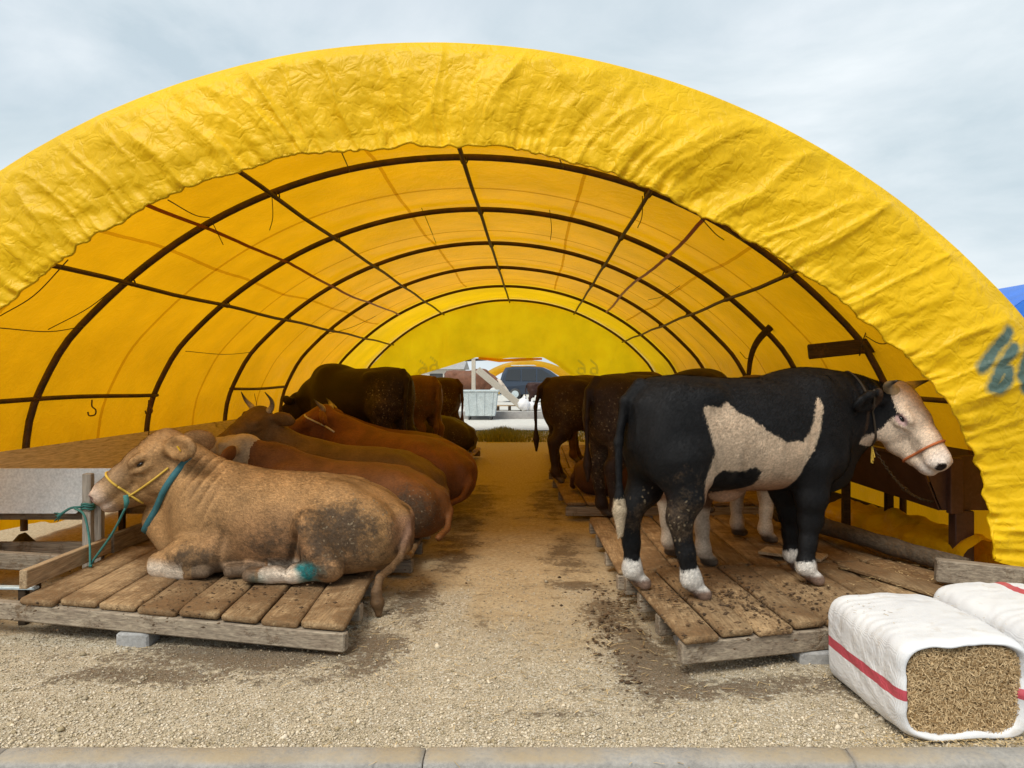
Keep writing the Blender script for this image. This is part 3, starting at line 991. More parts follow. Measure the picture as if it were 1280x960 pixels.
# ------------------------------------------------------------------ ground, kerb, road, far strips
def muck_at(x, y):
    m = np.full_like(x, .06)
    def b(cx, cy, rx, ry, a=1.0):
        q = np.sqrt(((x - cx) / rx) ** 2 + ((y - cy) / ry) ** 2)
        np.maximum(m, a * np.exp(-.55 * q ** 2), out=m)
    b(-1.75, 4.5, .55, .22); b(-2.2, 4.25, .5, .12, .75); b(-1.0, 4.6, .18, .35, .95); b(-1.3, 4.15, .3, .08, .6)
    b(.62, 4.55, .17, .55, 1.0); b(.35, 6.05, .2, .12, .95); b(.95, 4.05, .5, .13, .85); b(.5, 5.3, .15, .5, .8)
    b(-.85, 5.6, .14, .5, .8); b(.3, 7.2, .18, .8, .7); b(-.75, 7.6, .2, 1.2, .7); b(-.8, 10, .3, 1.6, .75); b(.15, 10.2, .2, 1.6, .7)
    b(1.6, 4.1, .5, .15, .6); b(.75, 4.28, .14, .2, .9); b(.1, 3.75, .25, .06, .5); b(-.2, 5.1, .25, .1, .45)
    b(-2.6, 5.6, 1.5, 1.0, .55); b(2.0, 5.4, 1.3, .9, .6)
    return m
def earth_at(x, y):
    e = ss(5.0, 7.2, y + .35 * np.abs(x + .1))
    e = np.maximum(e, .75 * ss(.55, .2, np.abs(x + .15)) * ss(4.0, 5.8, y))
    e = np.maximum(e, .55 * ss(.9, .5, np.abs(x - .5)) * ss(3.9, 4.8, y))
    return e * ss(24.5, 23.5, y)
def ground_h(x, y):
    P = np.stack([x, y], 1)
    near = ss(40, 15, y)
    h = .018 * vnoise(P * 1.1, 3, 3) * near + .012 * vnoise(P * 6, 5, 3) * ss(14, 8, y) + .014 * muck_at(x, y)
    return h * ss(3.36, 3.55, y)
def build_ground():
    xs = np.concatenate([[-400, -120, -40, -15, -8], np.arange(-5.2, 5.2, .045), [8, 15, 40, 120, 400]])
    ys = np.concatenate([np.arange(3.38, 9, .04), np.arange(9, 24, .12), [26, 30.4]])
    X, Y = np.meshgrid(xs, ys, indexing='ij')
    x, y = X.ravel(), Y.ravel()
    V = np.stack([x, y, ground_h(x, y)], 1)
    nx, ny = len(xs), len(ys)
    I = (np.arange(nx - 1)[:, None] * ny + np.arange(ny - 1)[None, :]).ravel()
    F = np.stack([I, I + ny, I + ny + 1, I + 1], 1)
    me = mesh_np('ground', V, F)
    attr_f(me, 'earth', earth_at(x, y)); attr_f(me, 'muck', muck_at(x, y))
    props(add_obj('ground', me, M_GROUND), 'pale gravel ground turning to trodden earth in the aisle', kind='structure')
build_ground()

def flat(name, x0, x1, y0, y1, z, mat, th=.0):
    mb = MB()
    mb.add([(x0, y0, z), (x1, y0, z), (x1, y1, z), (x0, y1, z)], [(0, 1, 2, 3)])
    return props(mb.build(name, mat), kind='structure')
flat('road', -400, 400, -60, 3.24, -.13, M_ASPHALT)
flat('far_path', -60, 60, 23.6, 30.0, .035, M_CONC)
flat('terrace', -400, 400, 30.62, 900, .30, M_CONC)
mb = MB(); mb.box((0, 30.46, .14), (120, .36, .33), bev=0)
props(mb.build('ledge', M_LEDGE), kind='structure')

kerb = empty('kerb', (0, 3.3, -.13)); props(kerb, kind='structure')
def kerb_stone(x0, x1, i):
    n = 50; V = []; F = []
    prof = [(3.243, -.13), (3.240, -.02), (3.245, .012), (3.262, .028), (3.36, .034), (3.385, .022), (3.39, -.13)]
    m = len(prof)
    for k in range(n):
        x = x0 + .004 + (x1 - x0 - .008) * k / (n - 1)
        e = .006 if k in (0, n - 1) else 0
        for j, (y, z) in enumerate(prof):
            w = .006 * mnoise.noise((x * 6, j * 1.7, i)) + .004 * mnoise.noise((x * 25, j * 3, 5))
            V.append((x, y - 3.3 + (w if j < 4 else 0), z + .13 + (w - e if 1 < j < 6 else 0)))
    for k in range(n - 1):
        for j in range(m - 1):
            F.append((k * m + j, (k + 1) * m + j, (k + 1) * m + j + 1, k * m + j + 1))
    F.append(tuple(range(m))); F.append(tuple(range((n - 1) * m, n * m))[::-1])
    me = mesh_np('kerb_stone', V, F)
    return add_obj('kerb_stone', me, M_KERB, kerb)
xk = -.474 - 3 * 1.834
for i in range(7):
    kerb_stone(xk, xk + 1.834, i); xk += 1.834

# loose gravel stones
def gravel(n, x0, x1, y0, y1, smin_, smax_, seed, name='gravel', keep=None, bias=2.0):
    r = np.random.default_rng(seed)
    yy = y0 + (y1 - y0) * r.random(n) ** bias
    xx = x0 + (x1 - x0) * r.random(n)
    mk = muck_at(xx, yy); er = earth_at(xx, yy)
    k = r.random(n) > np.clip(mk * .9 + er * .8, 0, .96)
    clump = vnoise(np.stack([xx, yy], 1) * 1.7, 9, 2)
    k &= r.random(n) < (.75 + .5 * clump)
    xx, yy = xx[k], yy[k]; n = len(xx)
    s = smin_ + (smax_ - smin_) * r.random(n) ** 3
    base = np.array([(1, 0, 0), (-1, 0, 0), (0, 1, 0), (0, -1, 0), (0, 0, 1), (0, 0, -1)], float)
    fc = np.array([(0, 2, 4), (2, 1, 4), (1, 3, 4), (3, 0, 4), (2, 0, 5), (1, 2, 5), (3, 1, 5), (0, 3, 5)])
    jit = 1 + .45 * (r.random((n, 6, 1)) - .5)
    B = base[None] * jit + .25 * (r.random((n, 6, 3)) - .5)
    B *= np.stack([np.ones(n), .6 + .4 * r.random(n), .45 + .35 * r.random(n)], 1)[:, None, :]
    a = r.random(n) * 6.283; c, s2 = np.cos(a), np.sin(a)
    Bx = B[:, :, 0] * c[:, None] - B[:, :, 1] * s2[:, None]; By = B[:, :, 0] * s2[:, None] + B[:, :, 1] * c[:, None]
    V = np.stack([Bx, By, B[:, :, 2]], 2) * s[:, None, None]
    z = ground_h(xx, yy) + s * .28
    V += np.stack([xx, yy, z], 1)[:, None, :]
    F = (fc[None] + 6 * np.arange(n)[:, None, None]).reshape(-1, 3)
    me = mesh_np(name, V.reshape(-1, 3), F, smooth=False)
    tone = r.random(n); warm = r.random(n)
    mud = np.clip(muck_at(xx, yy) * .7 + earth_at(xx, yy) * .4, 0, .8)
    cc = np.stack([.35 + .43 * tone, .295 + .39 * tone - .02 * warm, .20 + .34 * tone - .05 * warm], 1)
    cc = cc * (1 - mud[:, None]) + np.array([.13, .085, .045]) * mud[:, None]
    attr_c(me, 'col', np.repeat(cc, 6, axis=0))
    o = add_obj(name, me, M_PEBBLE)
    return props(o, 'loose pale gravel stones scattered over the ground', 'gravel', kind='stuff')
gravel(95000, -3.9, 3.4, 3.395, 6.6, .0035, .012, 11)
gravel(900, -3.9, 3.4, 3.42, 8.0, .010, .026, 12)

# grass tuft strip at the far end of the aisle
def grass(n, seed=3):
    r = np.random.default_rng(seed)
    x = np.where(r.random(n) < .5, r.normal(-.9, .35, n), -1.9 + 3.8 * r.random(n)); y = 19.6 + 3.8 * r.random(n)
    hgt = (.03 + .06 * r.random(n)) * (1 + 1.6 * np.exp(-((x + .95) / .4) ** 2))
    a = r.random(n) * 6.28; ln = .5 * hgt * (r.random(n) - .2)
    w = .012 + .01 * r.random(n)
    p = np.stack([x, y, ground_h(x, y)], 1)
    side = np.stack([np.cos(a), np.sin(a), 0 * a], 1) * w[:, None]
    fw = np.stack([-np.sin(a), np.cos(a), 0 * a], 1) * ln[:, None]
    V = np.stack([p - side, p + side, p + fw + np.array([0, 0, 1]) * hgt[:, None]], 1).reshape(-1, 3)
    F = np.arange(3 * n).reshape(-1, 3)
    me = mesh_np('grass', V, F, smooth=False)
    tone = r.random(n)
    attr_c(me, 'col', np.repeat(np.stack([.15 + .18 * tone, .16 + .13 * tone, .05 + .04 * tone], 1), 3, axis=0))
    props(add_obj('grass', me, M_GRASS), 'short grass growing across the far end of the aisle', 'grass', kind='stuff')
grass(6000)

# ------------------------------------------------------------------ the tunnel tent
TCX = -.71
def half_profile():
    pts = [(5.2 * math.sin(R(a)), 3.86 - 5.2 * (1 - math.cos(R(a)))) for a in range(0, 51, 5)]
    pts += [(4.20, 1.62), (4.33, 1.3), (4.385, .95), (4.40, .55), (4.40, .12)]
    return pts
def full_profile():
    h = half_profile()
    return [(-x, z) for x, z in h[:0:-1]] + h
_pf = catmull(full_profile(), 10)
_al = np.concatenate([[0], np.cumsum(np.linalg.norm(np.diff(_pf, axis=0), axis=1))])
ARC = _al[-1]
def prof(s):
    """profile point at arc fraction s (0 left base .. 1 right base), relative to the tent's middle line"""
    s = np.asarray(s, float) * ARC
    return np.stack([np.interp(s, _al, _pf[:, 0]), np.interp(s, _al, _pf[:, 1])], -1)
def prof_n(s):
    d = prof(np.clip(np.asarray(s) + .004, 0, 1)) - prof(np.clip(np.asarray(s) - .004, 0, 1))
    n = np.stack([-d[..., 1], d[..., 0]], -1)
    return n / np.linalg.norm(n, axis=-1, keepdims=True)
def s_at_x(x):
    """arc fraction where the roof reaches offset x from the middle"""
    ss_ = np.linspace(.05, .95, 2000); return float(ss_[np.argmin(abs(prof(ss_)[:, 0] - x))])
RIB_Y = [5.2, 7.7, 10.1, 12.65, 15.4, 18.6, 22.0]
TBASE = np.array([TCX, 5.2, 0.0])
tent = empty('tunnel_tent', TBASE, 0, 'large yellow tarpaulin tunnel tent on rusty pipe hoops', 'tent')

def roof(name, y0, y1, mat, ny, seed, ns=260):
    s = np.linspace(0, 1, ns); y = np.linspace(y0, y1, ny)
    S_, Y_ = np.meshgrid(s, y, indexing='ij'); s1, y1_ = S_.ravel(), Y_.ravel()
    p = prof(s1); n = prof_n(s1)
    rib = np.array(RIB_Y); i = np.clip(np.searchsorted(rib, y1_) - 1, 0, len(rib) - 2)
    fr = np.clip((y1_ - rib[i]) / (rib[i + 1] - rib[i]), 0, 1)
    sag = -.045 * np.sin(np.pi * fr) ** 2 * (1 - .6 * np.abs(2 * s1 - 1) ** 4)
    w = .03 * vnoise(np.stack([s1 * ARC * .9, y1_ * .7], 1), seed, 4) + .006 * vnoise(np.stack([s1 * ARC * 5, y1_ * 2], 1), seed + 1, 2)
    w += .05 * ss(1.0, .2, p[:, 1]) * vnoise(np.stack([s1 * ARC * 1.5, y1_ * 2.2], 1), seed + 2, 3)
    off = .045 + sag + w * np.sin(np.pi * fr) ** .5 + .012
    x = p[:, 0] + n[:, 0] * off; z = p[:, 1] + n[:, 1] * off
    z = z + ss(.35, .1, p[:, 1]) * .10 * vnoise(np.stack([y1_ * 2.0, s1 * 3], 1), seed + 4, 3)
    V = np.stack([x, y1_ - 5.2, z], 1)
    I = (np.arange(ns - 1)[:, None] * ny + np.arange(ny - 1)[None, :]).ravel()
    F = np.stack([I, I + 1, I + ny + 1, I + ny], 1)
    return add_obj(name, mesh_np(name, V, F), mat, tent)
roof('roof_tarpaulin', 5.2, 18.6, M_TARP, 170, 21)
roof('end_bay_tarpaulin', 18.59, 22.3, M_BRIGHT, 50, 31)

def stroke_dist(P, strokes):
    d = np.full(len(P), 9.0)
    for st in strokes:
        st = np.array(st, float)
        for a, b in zip(st[:-1], st[1:]):
            e = b - a; t = np.clip(((P - a) @ e) / (e @ e + 1e-9), 0, 1)
            d = np.minimum(d, np.linalg.norm(P - a - t[:, None] * e, axis=1))
    return d
def front_flap():
    low = [(-150, 700), (-148, 640), (-138, 560), (-90, 480), (0, 392), (85, 320), (150, 281), (210, 248), (300, 214), (400, 190), (480, 182), (560, 180), (640, 186), (700, 198), (790, 226), (870, 263), (940, 300),
           (1000, 338), (1060, 382), (1110, 424), (1160, 474), (1200, 528), (1225, 583), (1236, 640), (1240, 700)]
    C1 = np.array([PX(a, b, 5.10) for a, b in low])
    C1 = catmull(C1, 12)
    al = np.concatenate([[0], np.cumsum(np.linalg.norm(np.diff(C1, axis=0), axis=1))]); al /= al[-1]
    ns, nt = 900, 40
    s = np.linspace(0, 1, ns)
    B = np.stack([np.interp(s, al, C1[:, k]) for k in range(3)], 1)
    p0 = prof(s * .985 + .0075); n0 = prof_n(s * .985 + .0075)
    A = np.stack([p0[:, 0] + n0[:, 0] * .057 + TCX, np.full(ns, 5.2), p0[:, 1] + n0[:, 1] * .057], 1)
    # the right skirt swings out a little at its foot
    t = np.linspace(0, 1, nt)
    Sg, Tg = np.meshgrid(s, t, indexing='ij'); s1, t1 = Sg.ravel(), Tg.ravel()
    a = np.repeat(A, nt, 0); b = np.repeat(B, nt, 0)
    V = a * (1 - t1[:, None]) + b * t1[:, None]
    # rolls over the hoop, then falls in front of it and is tied back below
    V[:, 1] += -.03 * np.sin(np.pi * np.clip(t1 * 1.15, 0, 1)) ** .8 - .03 * (1 - t1) * (t1 > 0)
    nrm = np.repeat(np.stack([n0[:, 0], 0 * s, n0[:, 1]], 1), nt, 0)
    V += nrm * (.008 * np.sin(np.pi * np.clip(t1 * 2.2, 0, 1)))[:, None] * (t1 < .45)[:, None]
    u = s1 * ARC
    warp = u + .25 * t1 * np.sin(u * .9) + .12 * vnoise(np.stack([u * .6, t1 * 1.5], 1), 41, 2)
    r1 = 1 - np.abs(vnoise(np.stack([warp * 1.15, t1 * .5], 1), 42, 1)) * 2
    r2 = 1 - np.abs(vnoise(np.stack([warp * 3.6, t1 * 1.1], 1), 43, 2)) * 2
    r3 = vnoise(np.stack([u * 9, t1 * 7], 1), 44, 3)
    r4 = 1 - np.abs(vnoise(np.stack([warp * 12, t1 * 1.2], 1), 47, 2)) * 2
    amp = np.sin(np.pi * np.clip(t1, 0, 1)) ** .6 * .6 + .4 * t1
    def crease(a_, b_, sd, w_): return np.exp(-np.abs(vnoise(np.stack([a_, b_], 1), sd, 1)) / w_)
    cr = crease(warp * 1.9, t1 * .3, 71, .07) + .7 * crease(warp * 4.1 + t1 * .5, t1 * .45, 72, .09) + .35 * crease(warp * 1.5 + 2.2 * t1, t1 * 1.6, 73, .05)
    disp = (.024 * cr + .045 * r1 + .014 * r2 * (.3 + .8 * t1) + .010 * r3 + .014 * r4 * t1 ** 1.5) * np.clip(t1 * 6, 0, 1) * (.35 + amp)
    V[:, 1] -= disp
    V += nrm * (.4 * disp * (t1 < .9))[:, None]
    # gathered, scalloped hem
    hem = ss(.82, 1, t1)
    sc_ = vnoise(np.stack([u * 5.5, 0 * u], 1), 45, 3) * .024 + vnoise(np.stack([u * 17, 0 * u], 1), 46, 2) * .014
    V += nrm * (hem * sc_)[:, None]
    V[:, 1] += hem * vnoise(np.stack([u * 14, t1 * 3], 1), 48, 2) * .03
    V[:, 2] = np.maximum(V[:, 2], .16 + .05 * vnoise(np.stack([u * 2, t1], 1), 49, 2))
    I = (np.arange(ns - 1)[:, None] * nt + np.arange(nt - 1)[None, :]).ravel()
    F = np.stack([I, I + 1, I + nt + 1, I + nt], 1)
    me = mesh_np('front_flap', V - TBASE, F)
    px = lambda q: [tuple(PX(a_, b_, 5.2)[[0, 2]]) for a_, b_ in q]
    st = [px([(1247, 416), (1230, 437), (1212, 460)]), px([(1252, 436), (1236, 456), (1222, 484), (1232, 486), (1243, 474), (1244, 462), (1234, 462)]),
          px([(1290, 412), (1272, 440), (1262, 470), (1268, 486), (1284, 482), (1294, 462), (1280, 456)])]
    d = stroke_dist(V[:, [0, 2]], st)
    attr_f(me, 'paint', np.clip(1.05 - d / .075, 0, 1))
    o = add_obj('front_flap', me, M_FLAP, tent)
    o['label'] = 'wrinkled front flap with blue spray-painted digits'
    # hem bead with its draw cord
    e = V.reshape(ns, nt, 3)[:, -1, :]
    mb = MB(); mb.tube([q - TBASE + np.array([0, .01, 0]) for q in e[::2]], .011, 6)
    mb.build('hem', M_FLAP, o, True)
    return e
FLAP_EDGE = front_flap()

def end_curtain():
    y = 22.2
    nx, nz = 150, 70
    xs = np.linspace(-4.42, 4.42, nx)
    top = np.interp(xs, _pf[np.argsort(_pf[:, 0]), 0], np.maximum.accumulate(_pf[np.argsort(_pf[:, 0]), 1]) * 0 + _pf[np.argsort(_pf[:, 0]), 1])
    op = [(-4.42, .1), (-3.2, .45), (-2.8, 1.55), (-2.6, 1.72), (-.95, 2.24), (-.62, 2.14), (.0, 2.22), (.62, 2.22), (.95, 2.24), (1.35, 2.02), (1.95, 1.56), (2.6, .9), (4.42, .1)]
    low = np.interp(xs, [q[0] for q in op], [q[1] for q in op])
    low = np.minimum(low, top - .02)
    Z = low[:, None] + (top - low)[:, None] * np.linspace(0, 1, nz)[None, :]
    X = np.repeat(xs[:, None], nz, 1)
    P = np.stack([X.ravel(), Z.ravel()], 1)
    Y = (y - 5.2 + .12 * vnoise(P * 1.1, 51, 3) - .05 * vnoise(P * np.array([5, 1.0]), 52, 2)) + .12 * np.exp(-((P[:, 1] - np.repeat(low, nz)) / .12) ** 2) * np.sin(P[:, 0] * 3)
    V = np.stack([P[:, 0], Y, P[:, 1]], 1)
    I = (np.arange(nx - 1)[:, None] * nz + np.arange(nz - 1)[None, :]).ravel()
    F = np.stack([I, I + nz, I + nz + 1, I + 1], 1)
    me = mesh_np('end_curtain', V, F)
    def six(cx, cz, s_):   # a mirrored six
        a = [(cx + .10 * s_, cz + .36), (cx - .06 * s_, cz + .22), (cx - .10 * s_, cz + .06)]
        a += [(cx - .10 * s_ + .11 * s_ * (1 - math.cos(k)), cz + .0 + .09 * math.sin(k + math.pi) + .05) for k in np.linspace(0, 6.28, 12)]
        return a
    K = lambda px_, py_: (PX(px_, py_, 22.2)[0] - TCX, PX(px_, py_, 22.2)[2])
    st = []
    for (a_, b_) in ((529, 466), (543, 462), (727, 466), (743, 466)):
        cx, cz = K(a_, b_); st.append(six(cx, cz, -1))
    d = stroke_dist(P, st)
    attr_f(me, 'paint', np.clip(1.0 - d / .06, 0, 1))
    add_obj('end_curtain', me, M_CURTAIN, tent)['label'] = 'bright end curtain pulled up in the middle, mirrored sixes showing through'
    mb = MB(); mb.tube([(x, y - 5.2 - .05, z - .03) for x, z in [(-.9, 2.24), (-.3, 2.17), (.3, 2.2), (.93, 2.22)]], [.03, .05, .045, .03], 10)
    mb.build('curtain_roll', M_CURTAIN, tent, True)
end_curtain()

# hoops, lengthwise pipes, side rails
sr = np.linspace(0, 1, 72)
for i, y in enumerate(RIB_Y):
    p = prof(sr)
    wob = np.array([[.012 * mnoise.noise((k * .1, y, 1)), .015 * mnoise.noise((k * .13, y, 4))] for k in range(72)])
    mb = MB(); mb.tube([(q[0], y - 5.2 + w_[0], max(q[1] + w_[1], .0)) for q, w_ in zip(p, wob)], .034, 8)
    mb.build('rib', M_PIPE, tent, True)
PUR = [-3.36, -1.90, .0, 1.86, 3.26]
for x in PUR:
    s_ = s_at_x(x); q = prof(s_); n = prof_n(s_)
    pts = [(q[0] - n[0] * .055, y_ - 5.2, q[1] - n[1] * .055 + .01 * math.sin(y_ * 2)) for y_ in np.linspace(5.25, 22.0, 26)]
    mb = MB(); mb.tube(pts, .023, 8); mb.build('purlin', M_PIPE, tent, True)
    for y in RIB_Y[1:5]:   # wire lashings where pipes cross
        mb = MB(); a = np.array([q[0], y - 5.2, q[1]]); nn = np.array([n[0], 0, n[1]])
        loop = [a - nn * .025 + np.array([math.cos(k) * .05 * n[1], math.sin(k) * .05, -math.cos(k) * .05 * n[0]]) + nn * .045 * math.cos(2 * k) for k in np.linspace(0, 6.6, 14)]
        mb.tube(loop, .008, 5); mb.build('lashing', M_CORD, tent, True)
for (x, z, y0, y1) in ((-4.27, 1.43, 5.25, 10.15), (-4.27, 1.46, 12.6, 15.45), (4.27, 1.46, 5.25, 10.1), (4.27, 1.45, 12.6, 15.4)):
    mb = MB(); mb.tube([(x, y_ - 5.2, z + .012 * math.sin(y_ * 1.7)) for y_ in np.linspace(y0, y1, 12)], .024, 8)
    mb.build('side_rail', M_PIPE, tent, True)
# brown lashing straps under the roof
for x, y0, y1 in ((-2.58, 5.6, 18.5), (2.42, 7.6, 18.4)):
    V, F = [], []
    ys = np.linspace(y0, y1, 60)
    for k, y_ in enumerate(ys):
        s_ = s_at_x(x + .03 * math.sin(y_ * .8)); q = prof(s_); n = prof_n(s_); tx = np.array([n[1], -n[0]])
        sag = .045 * abs(math.sin((y_ - 5.2) / 2.5 * math.pi))
        c = q - n * (.03 + sag * .5)
        for e in (-.022, .022): V.append((c[0] + tx[0] * e, y_ - 5.2, c[1] + tx[1] * e))
        if k: F.append((2 * k - 2, 2 * k - 1, 2 * k + 1, 2 * k))
    me = mesh_np('strap', V, F); o = add_obj('strap', me, M_STRAP, tent)
# doubled seams where the sheets of tarpaulin overlap
for k, (y_, s0, s1_) in enumerate(((6.4, .04, .96), (8.9, .05, .97), (11.4, .04, .95), (14.0, .05, .96), (17.0, .05, .95))):
    V, F = [], []
    for i, s_ in enumerate(np.linspace(s0, s1_, 90)):
        q = prof(s_); n = prof_n(s_); o_ = .012 - .038 * (1 - .6 * abs(2 * s_ - 1) ** 4)
        c = q + n * o_
        for e in (-.03, .03): V.append((c[0], y_ - 5.2 + e + .05 * math.sin(s_ * 9 + k), c[1]))
        if i: F.append((2 * i - 2, 2 * i - 1, 2 * i + 1, 2 * i))
    add_obj('seam', mesh_np('seam', V, F), M_SEAM, tent)
for k, x in enumerate((-3.0, -.9, 1.2, 2.9)):
    V, F = [], []
    for i, y_ in enumerate(np.linspace(5.4, 18.4, 120)):
        j = min(np.searchsorted(RIB_Y, y_) - 1, 5); fr = (y_ - RIB_Y[j]) / (RIB_Y[j + 1] - RIB_Y[j])
        s_ = s_at_x(x + .02 * math.sin(y_)); q = prof(s_); n = prof_n(s_)
        c = q + n * (.036 - .05 * math.sin(math.pi * fr) ** 2); tx = np.array([n[1], -n[0]])
        for e in (-.02, .02): V.append((c[0] + tx[0] * e, y_ - 5.2, c[1] + tx[1] * e))
        if i: F.append((2 * i - 2, 2 * i - 1, 2 * i + 1, 2 * i))
    add_obj('seam', mesh_np('seam', V, F), M_SEAM, tent)
# hanging twine, ties and hooks
def twine(pts, r=.006, name='string', mat=None):
    mb = MB(); mb.tube([np.array(p) - TBASE for p in catmull(pts, 6)], r, 5)
    return mb.build(name, mat or M_CORD, tent, True)
for (px1, py1, px2, py2, d1, d2) in ((425, 186, 437, 214, 5.27, 7.65), (340, 244, 337, 288, 7.6, 7.6), (265, 277, 279, 306, 7.6, 7.6), (85, 325, 0, 395, 5.35, 6.2), (160, 345, 60, 412, 7.6, 7.3),
                                     (105, 408, 0, 410, 7.6, 6.0), (210, 250, 262, 272, 5.3, 7.6), (803, 245, 797, 285, 7.6, 7.6), (700, 200, 702, 206, 5.27, 7.6), (870, 265, 905, 300, 5.27, 7.6), (940, 302, 905, 285, 5.27, 7.6),
                                     (1115, 428, 1082, 420, 5.3, 7.6), (232, 439, 317, 440, 10, 12.5), (527, 260, 545, 304, 10, 12.5), (687, 262, 688, 300, 10, 10.2), (185, 505, 184, 552, 8.5, 8.5), (318, 492, 322, 520, 13, 13.5),
                                     (850, 357, 810, 375, 11, 12.6), (925, 440, 935, 448, 10.1, 11), (470, 395, 400, 420, 15, 13)):
    a = PX(px1, py1, d1); b = PX(px2, py2, d2)
    m = (a + b) / 2 + np.array([.02, 0, -.04])
    twine([a, m, b], .0045)
def hook(px, py, d):
    c = PX(px, py, d)
    pts = [c + np.array([0, 0, .02]), c + np.array([0, 0, -.05]), c + np.array([.04, 0, -.09]), c + np.array([.03, 0, -.14]), c + np.array([-.03, 0, -.15]), c + np.array([-.045, 0, -.11])]
    twine(pts, .008, 'hook', M_PIPE)
hook(115, 502, 8.2); hook(186, 502, 9.4)
# bent short pipe propped on the second hoop
mb = MB(); mb.tube([q - TBASE for q in catmull([PX(965, 407, 10.0), PX(948, 425, 10.0), PX(939, 445, 10.0), PX(935, 475, 10.0)], 6)], [.05 - .0012 * k for k in range(19)], 8)
mb.build('bent_brace', M_DARKWOOD, tent, True)

brd = PX(1072, 434, 7.62)
wb = empty('wooden_board', brd, 0, 'dark rough board wedged behind a hoop above the bull', 'board')
mb = MB(); mb.beam((-.47, .06, -.045), (.49, .08, .055), .035, .15, bev=.01)
mb.build('plank', M_DARKWOOD, wb)
mb = MB(); mb.tube([(.08, -.03, .17), (.02, -.02, .0), (.06, .1, -.08), (.14, .1, .06), (.08, -.03, .17)], .006, 5); mb.build('twine', M_CORD, wb, True)

# ------------------------------------------------------------------ plank platforms
def plank_mesh(fl, fr, bl, br, th, seed, round_end=.03, nl=9):
    """one board between two edge lines; worn, slightly wavy, its front corners rounded"""
    fl, fr, bl, br = [np.array(q, float) for q in (fl, fr, bl, br)]
    V, F = [], []
    w = np.linalg.norm((fr - fl)[:2])
    c = .012
    ring = [(c / w, 0), (1 - c / w, 0), (1, c), (1, th - c), (1 - c / w, th), (.66, th + .002), (.33, th + .002), (c / w, th), (0, th - c), (0, c)]
    m = len(ring)
    ts = [0, .008, .025, .06] + list(np.linspace(.14, .985, nl - 4)) + [1]
    for k, t in enumerate(ts):
        pin = {0: .10, 1: .035, 2: .01}.get(k, 0) + (.05 if k == len(ts) - 1 else 0)
        lo = fl * (1 - t) + bl * t; hi = fr * (1 - t) + br * t
        for j, (u, z) in enumerate(ring):
            u2 = .5 + (u - .5) * (1 - pin)
            p = lo * (1 - u2) + hi * u2
            nz = .006 * mnoise.noise((t * 5, j * .7, seed)) + .006 * mnoise.noise((t * 13, u * 3, seed + 9))
            tz = z
            if k == 0: tz = th / 2 + (z - th / 2) * .72
            V.append((p[0] + .004 * mnoise.noise((t * 7, seed, j)), p[1] + (.012 * mnoise.noise((seed, u * 2, 1)) if t < .1 else 0), p[2] - th + tz + (nz if z > th / 2 else 0)))
    for k in range(len(ts) - 1):
        for j in range(m):
            a, b = k * m + j, k * m + (j + 1) % m
            F.append((a, b, b + m, a + m))
    F.append(tuple(range(m))[::-1]); F.append(tuple(range((len(ts) - 1) * m, len(ts) * m)))
    return V, F
def platform(label, FL, FR, BL, BR, n, th=.042, group='plank platforms', beam=True, extra_left=0.0, seed=1, mat=None, front_h=.11):
    FL, FR, BL, BR = [np.array(q, float) for q in (FL, FR, BL, BR)]
    base = (FL + FR + BL + BR) / 4; base[2] = 0
    root = empty('wooden_platform', base, 0, label, 'platform', group)
    rr = random.Random(seed)
    cuts = [0.0]
    for i in range(n): cuts.append(cuts[-1] + 1 + .18 * (rr.random() - .5))
    cuts = [q / cuts[-1] for q in cuts]
    L_ = np.linalg.norm((BL - FL)[:2])
    for i in range(n):
        a, b = cuts[i], cuts[i + 1]
        g = .006 / np.linalg.norm((FR - FL)[:2])
        e0 = (rr.random() - .5) * .06; dz = (rr.random() - .5) * .016
        d = (BL - FL) / L_
        l0 = FL * (1 - a - g) + FR * (a + g) + d * e0; r0 = FL * (1 - b + g) + FR * (b - g) + d * e0
        l1 = BL * (1 - a - g) + BR * (a + g); r1 = BL * (1 - b + g) + BR * (b - g)
        for q in (l0, r0, l1, r1): q[2] += dz
        V, F = plank_mesh(l0 - base, r0 - base, l1 - base, r1 - base, th, seed * 31 + i)
        add_obj('plank', mesh_np('plank', V, F), mat or M_PLANK, root)
    dn = np.array([0, 0, -th - .003])
    d = (BL - FL) / L_
    dx = (FR - FL) / np.linalg.norm(FR - FL)
    hb = front_h
    mb = MB(); mb.beam(FL + dn - base + d * .03 - dx * extra_left + np.array([0, 0, -hb / 2]), FR + dn - base + d * .03 + np.array([0, 0, -hb / 2]), .07, hb, bev=.008)
    mb.build('front_beam', M_BEAM, root)
    for k, t in enumerate((.35, .68, .96)):
        a = FL * (1 - t) + BL * t; b = FR * (1 - t) + BR * t
        mb = MB(); mb.beam(a + dn - base + np.array([0, 0, -hb / 2]), b + dn - base + np.array([0, 0, -hb / 2]), .07, hb, bev=.006)
        mb.build('joist', M_BEAM, root)
    for (u, t) in ((.37, .02), (.9, .3), (.1, .35), (.5, .65), (.9, .95), (.1, .96)):
        p = (FL * (1 - u) + FR * u) * (1 - t) + (BL * (1 - u) + BR * u) * t - base
        zt = p[2] - th - hb - .004
        if zt < .02: continue
        mb = MB(); mb.box((p[0], p[1] + .03, zt / 2 - .01), (.2, .16, zt + .02), bev=.012); mb.build('support_block', M_LEDGE, root)
    return root
platform('plank platform under the pale tan bull, its front beam running out past the boards', (-3.26, 4.86, .265), (-1.10, 4.48, .20), (-3.36, 6.35, .265), (-1.22, 6.20, .20), 8, extra_left=.55, seed=3)
platform('plank platform under the dark red-brown bull that lies behind the tan one', (-3.4, 6.45, .24), (-1.0, 6.3, .20), (-3.4, 8.3, .24), (-1.05, 8.3, .20), 9, seed=4)
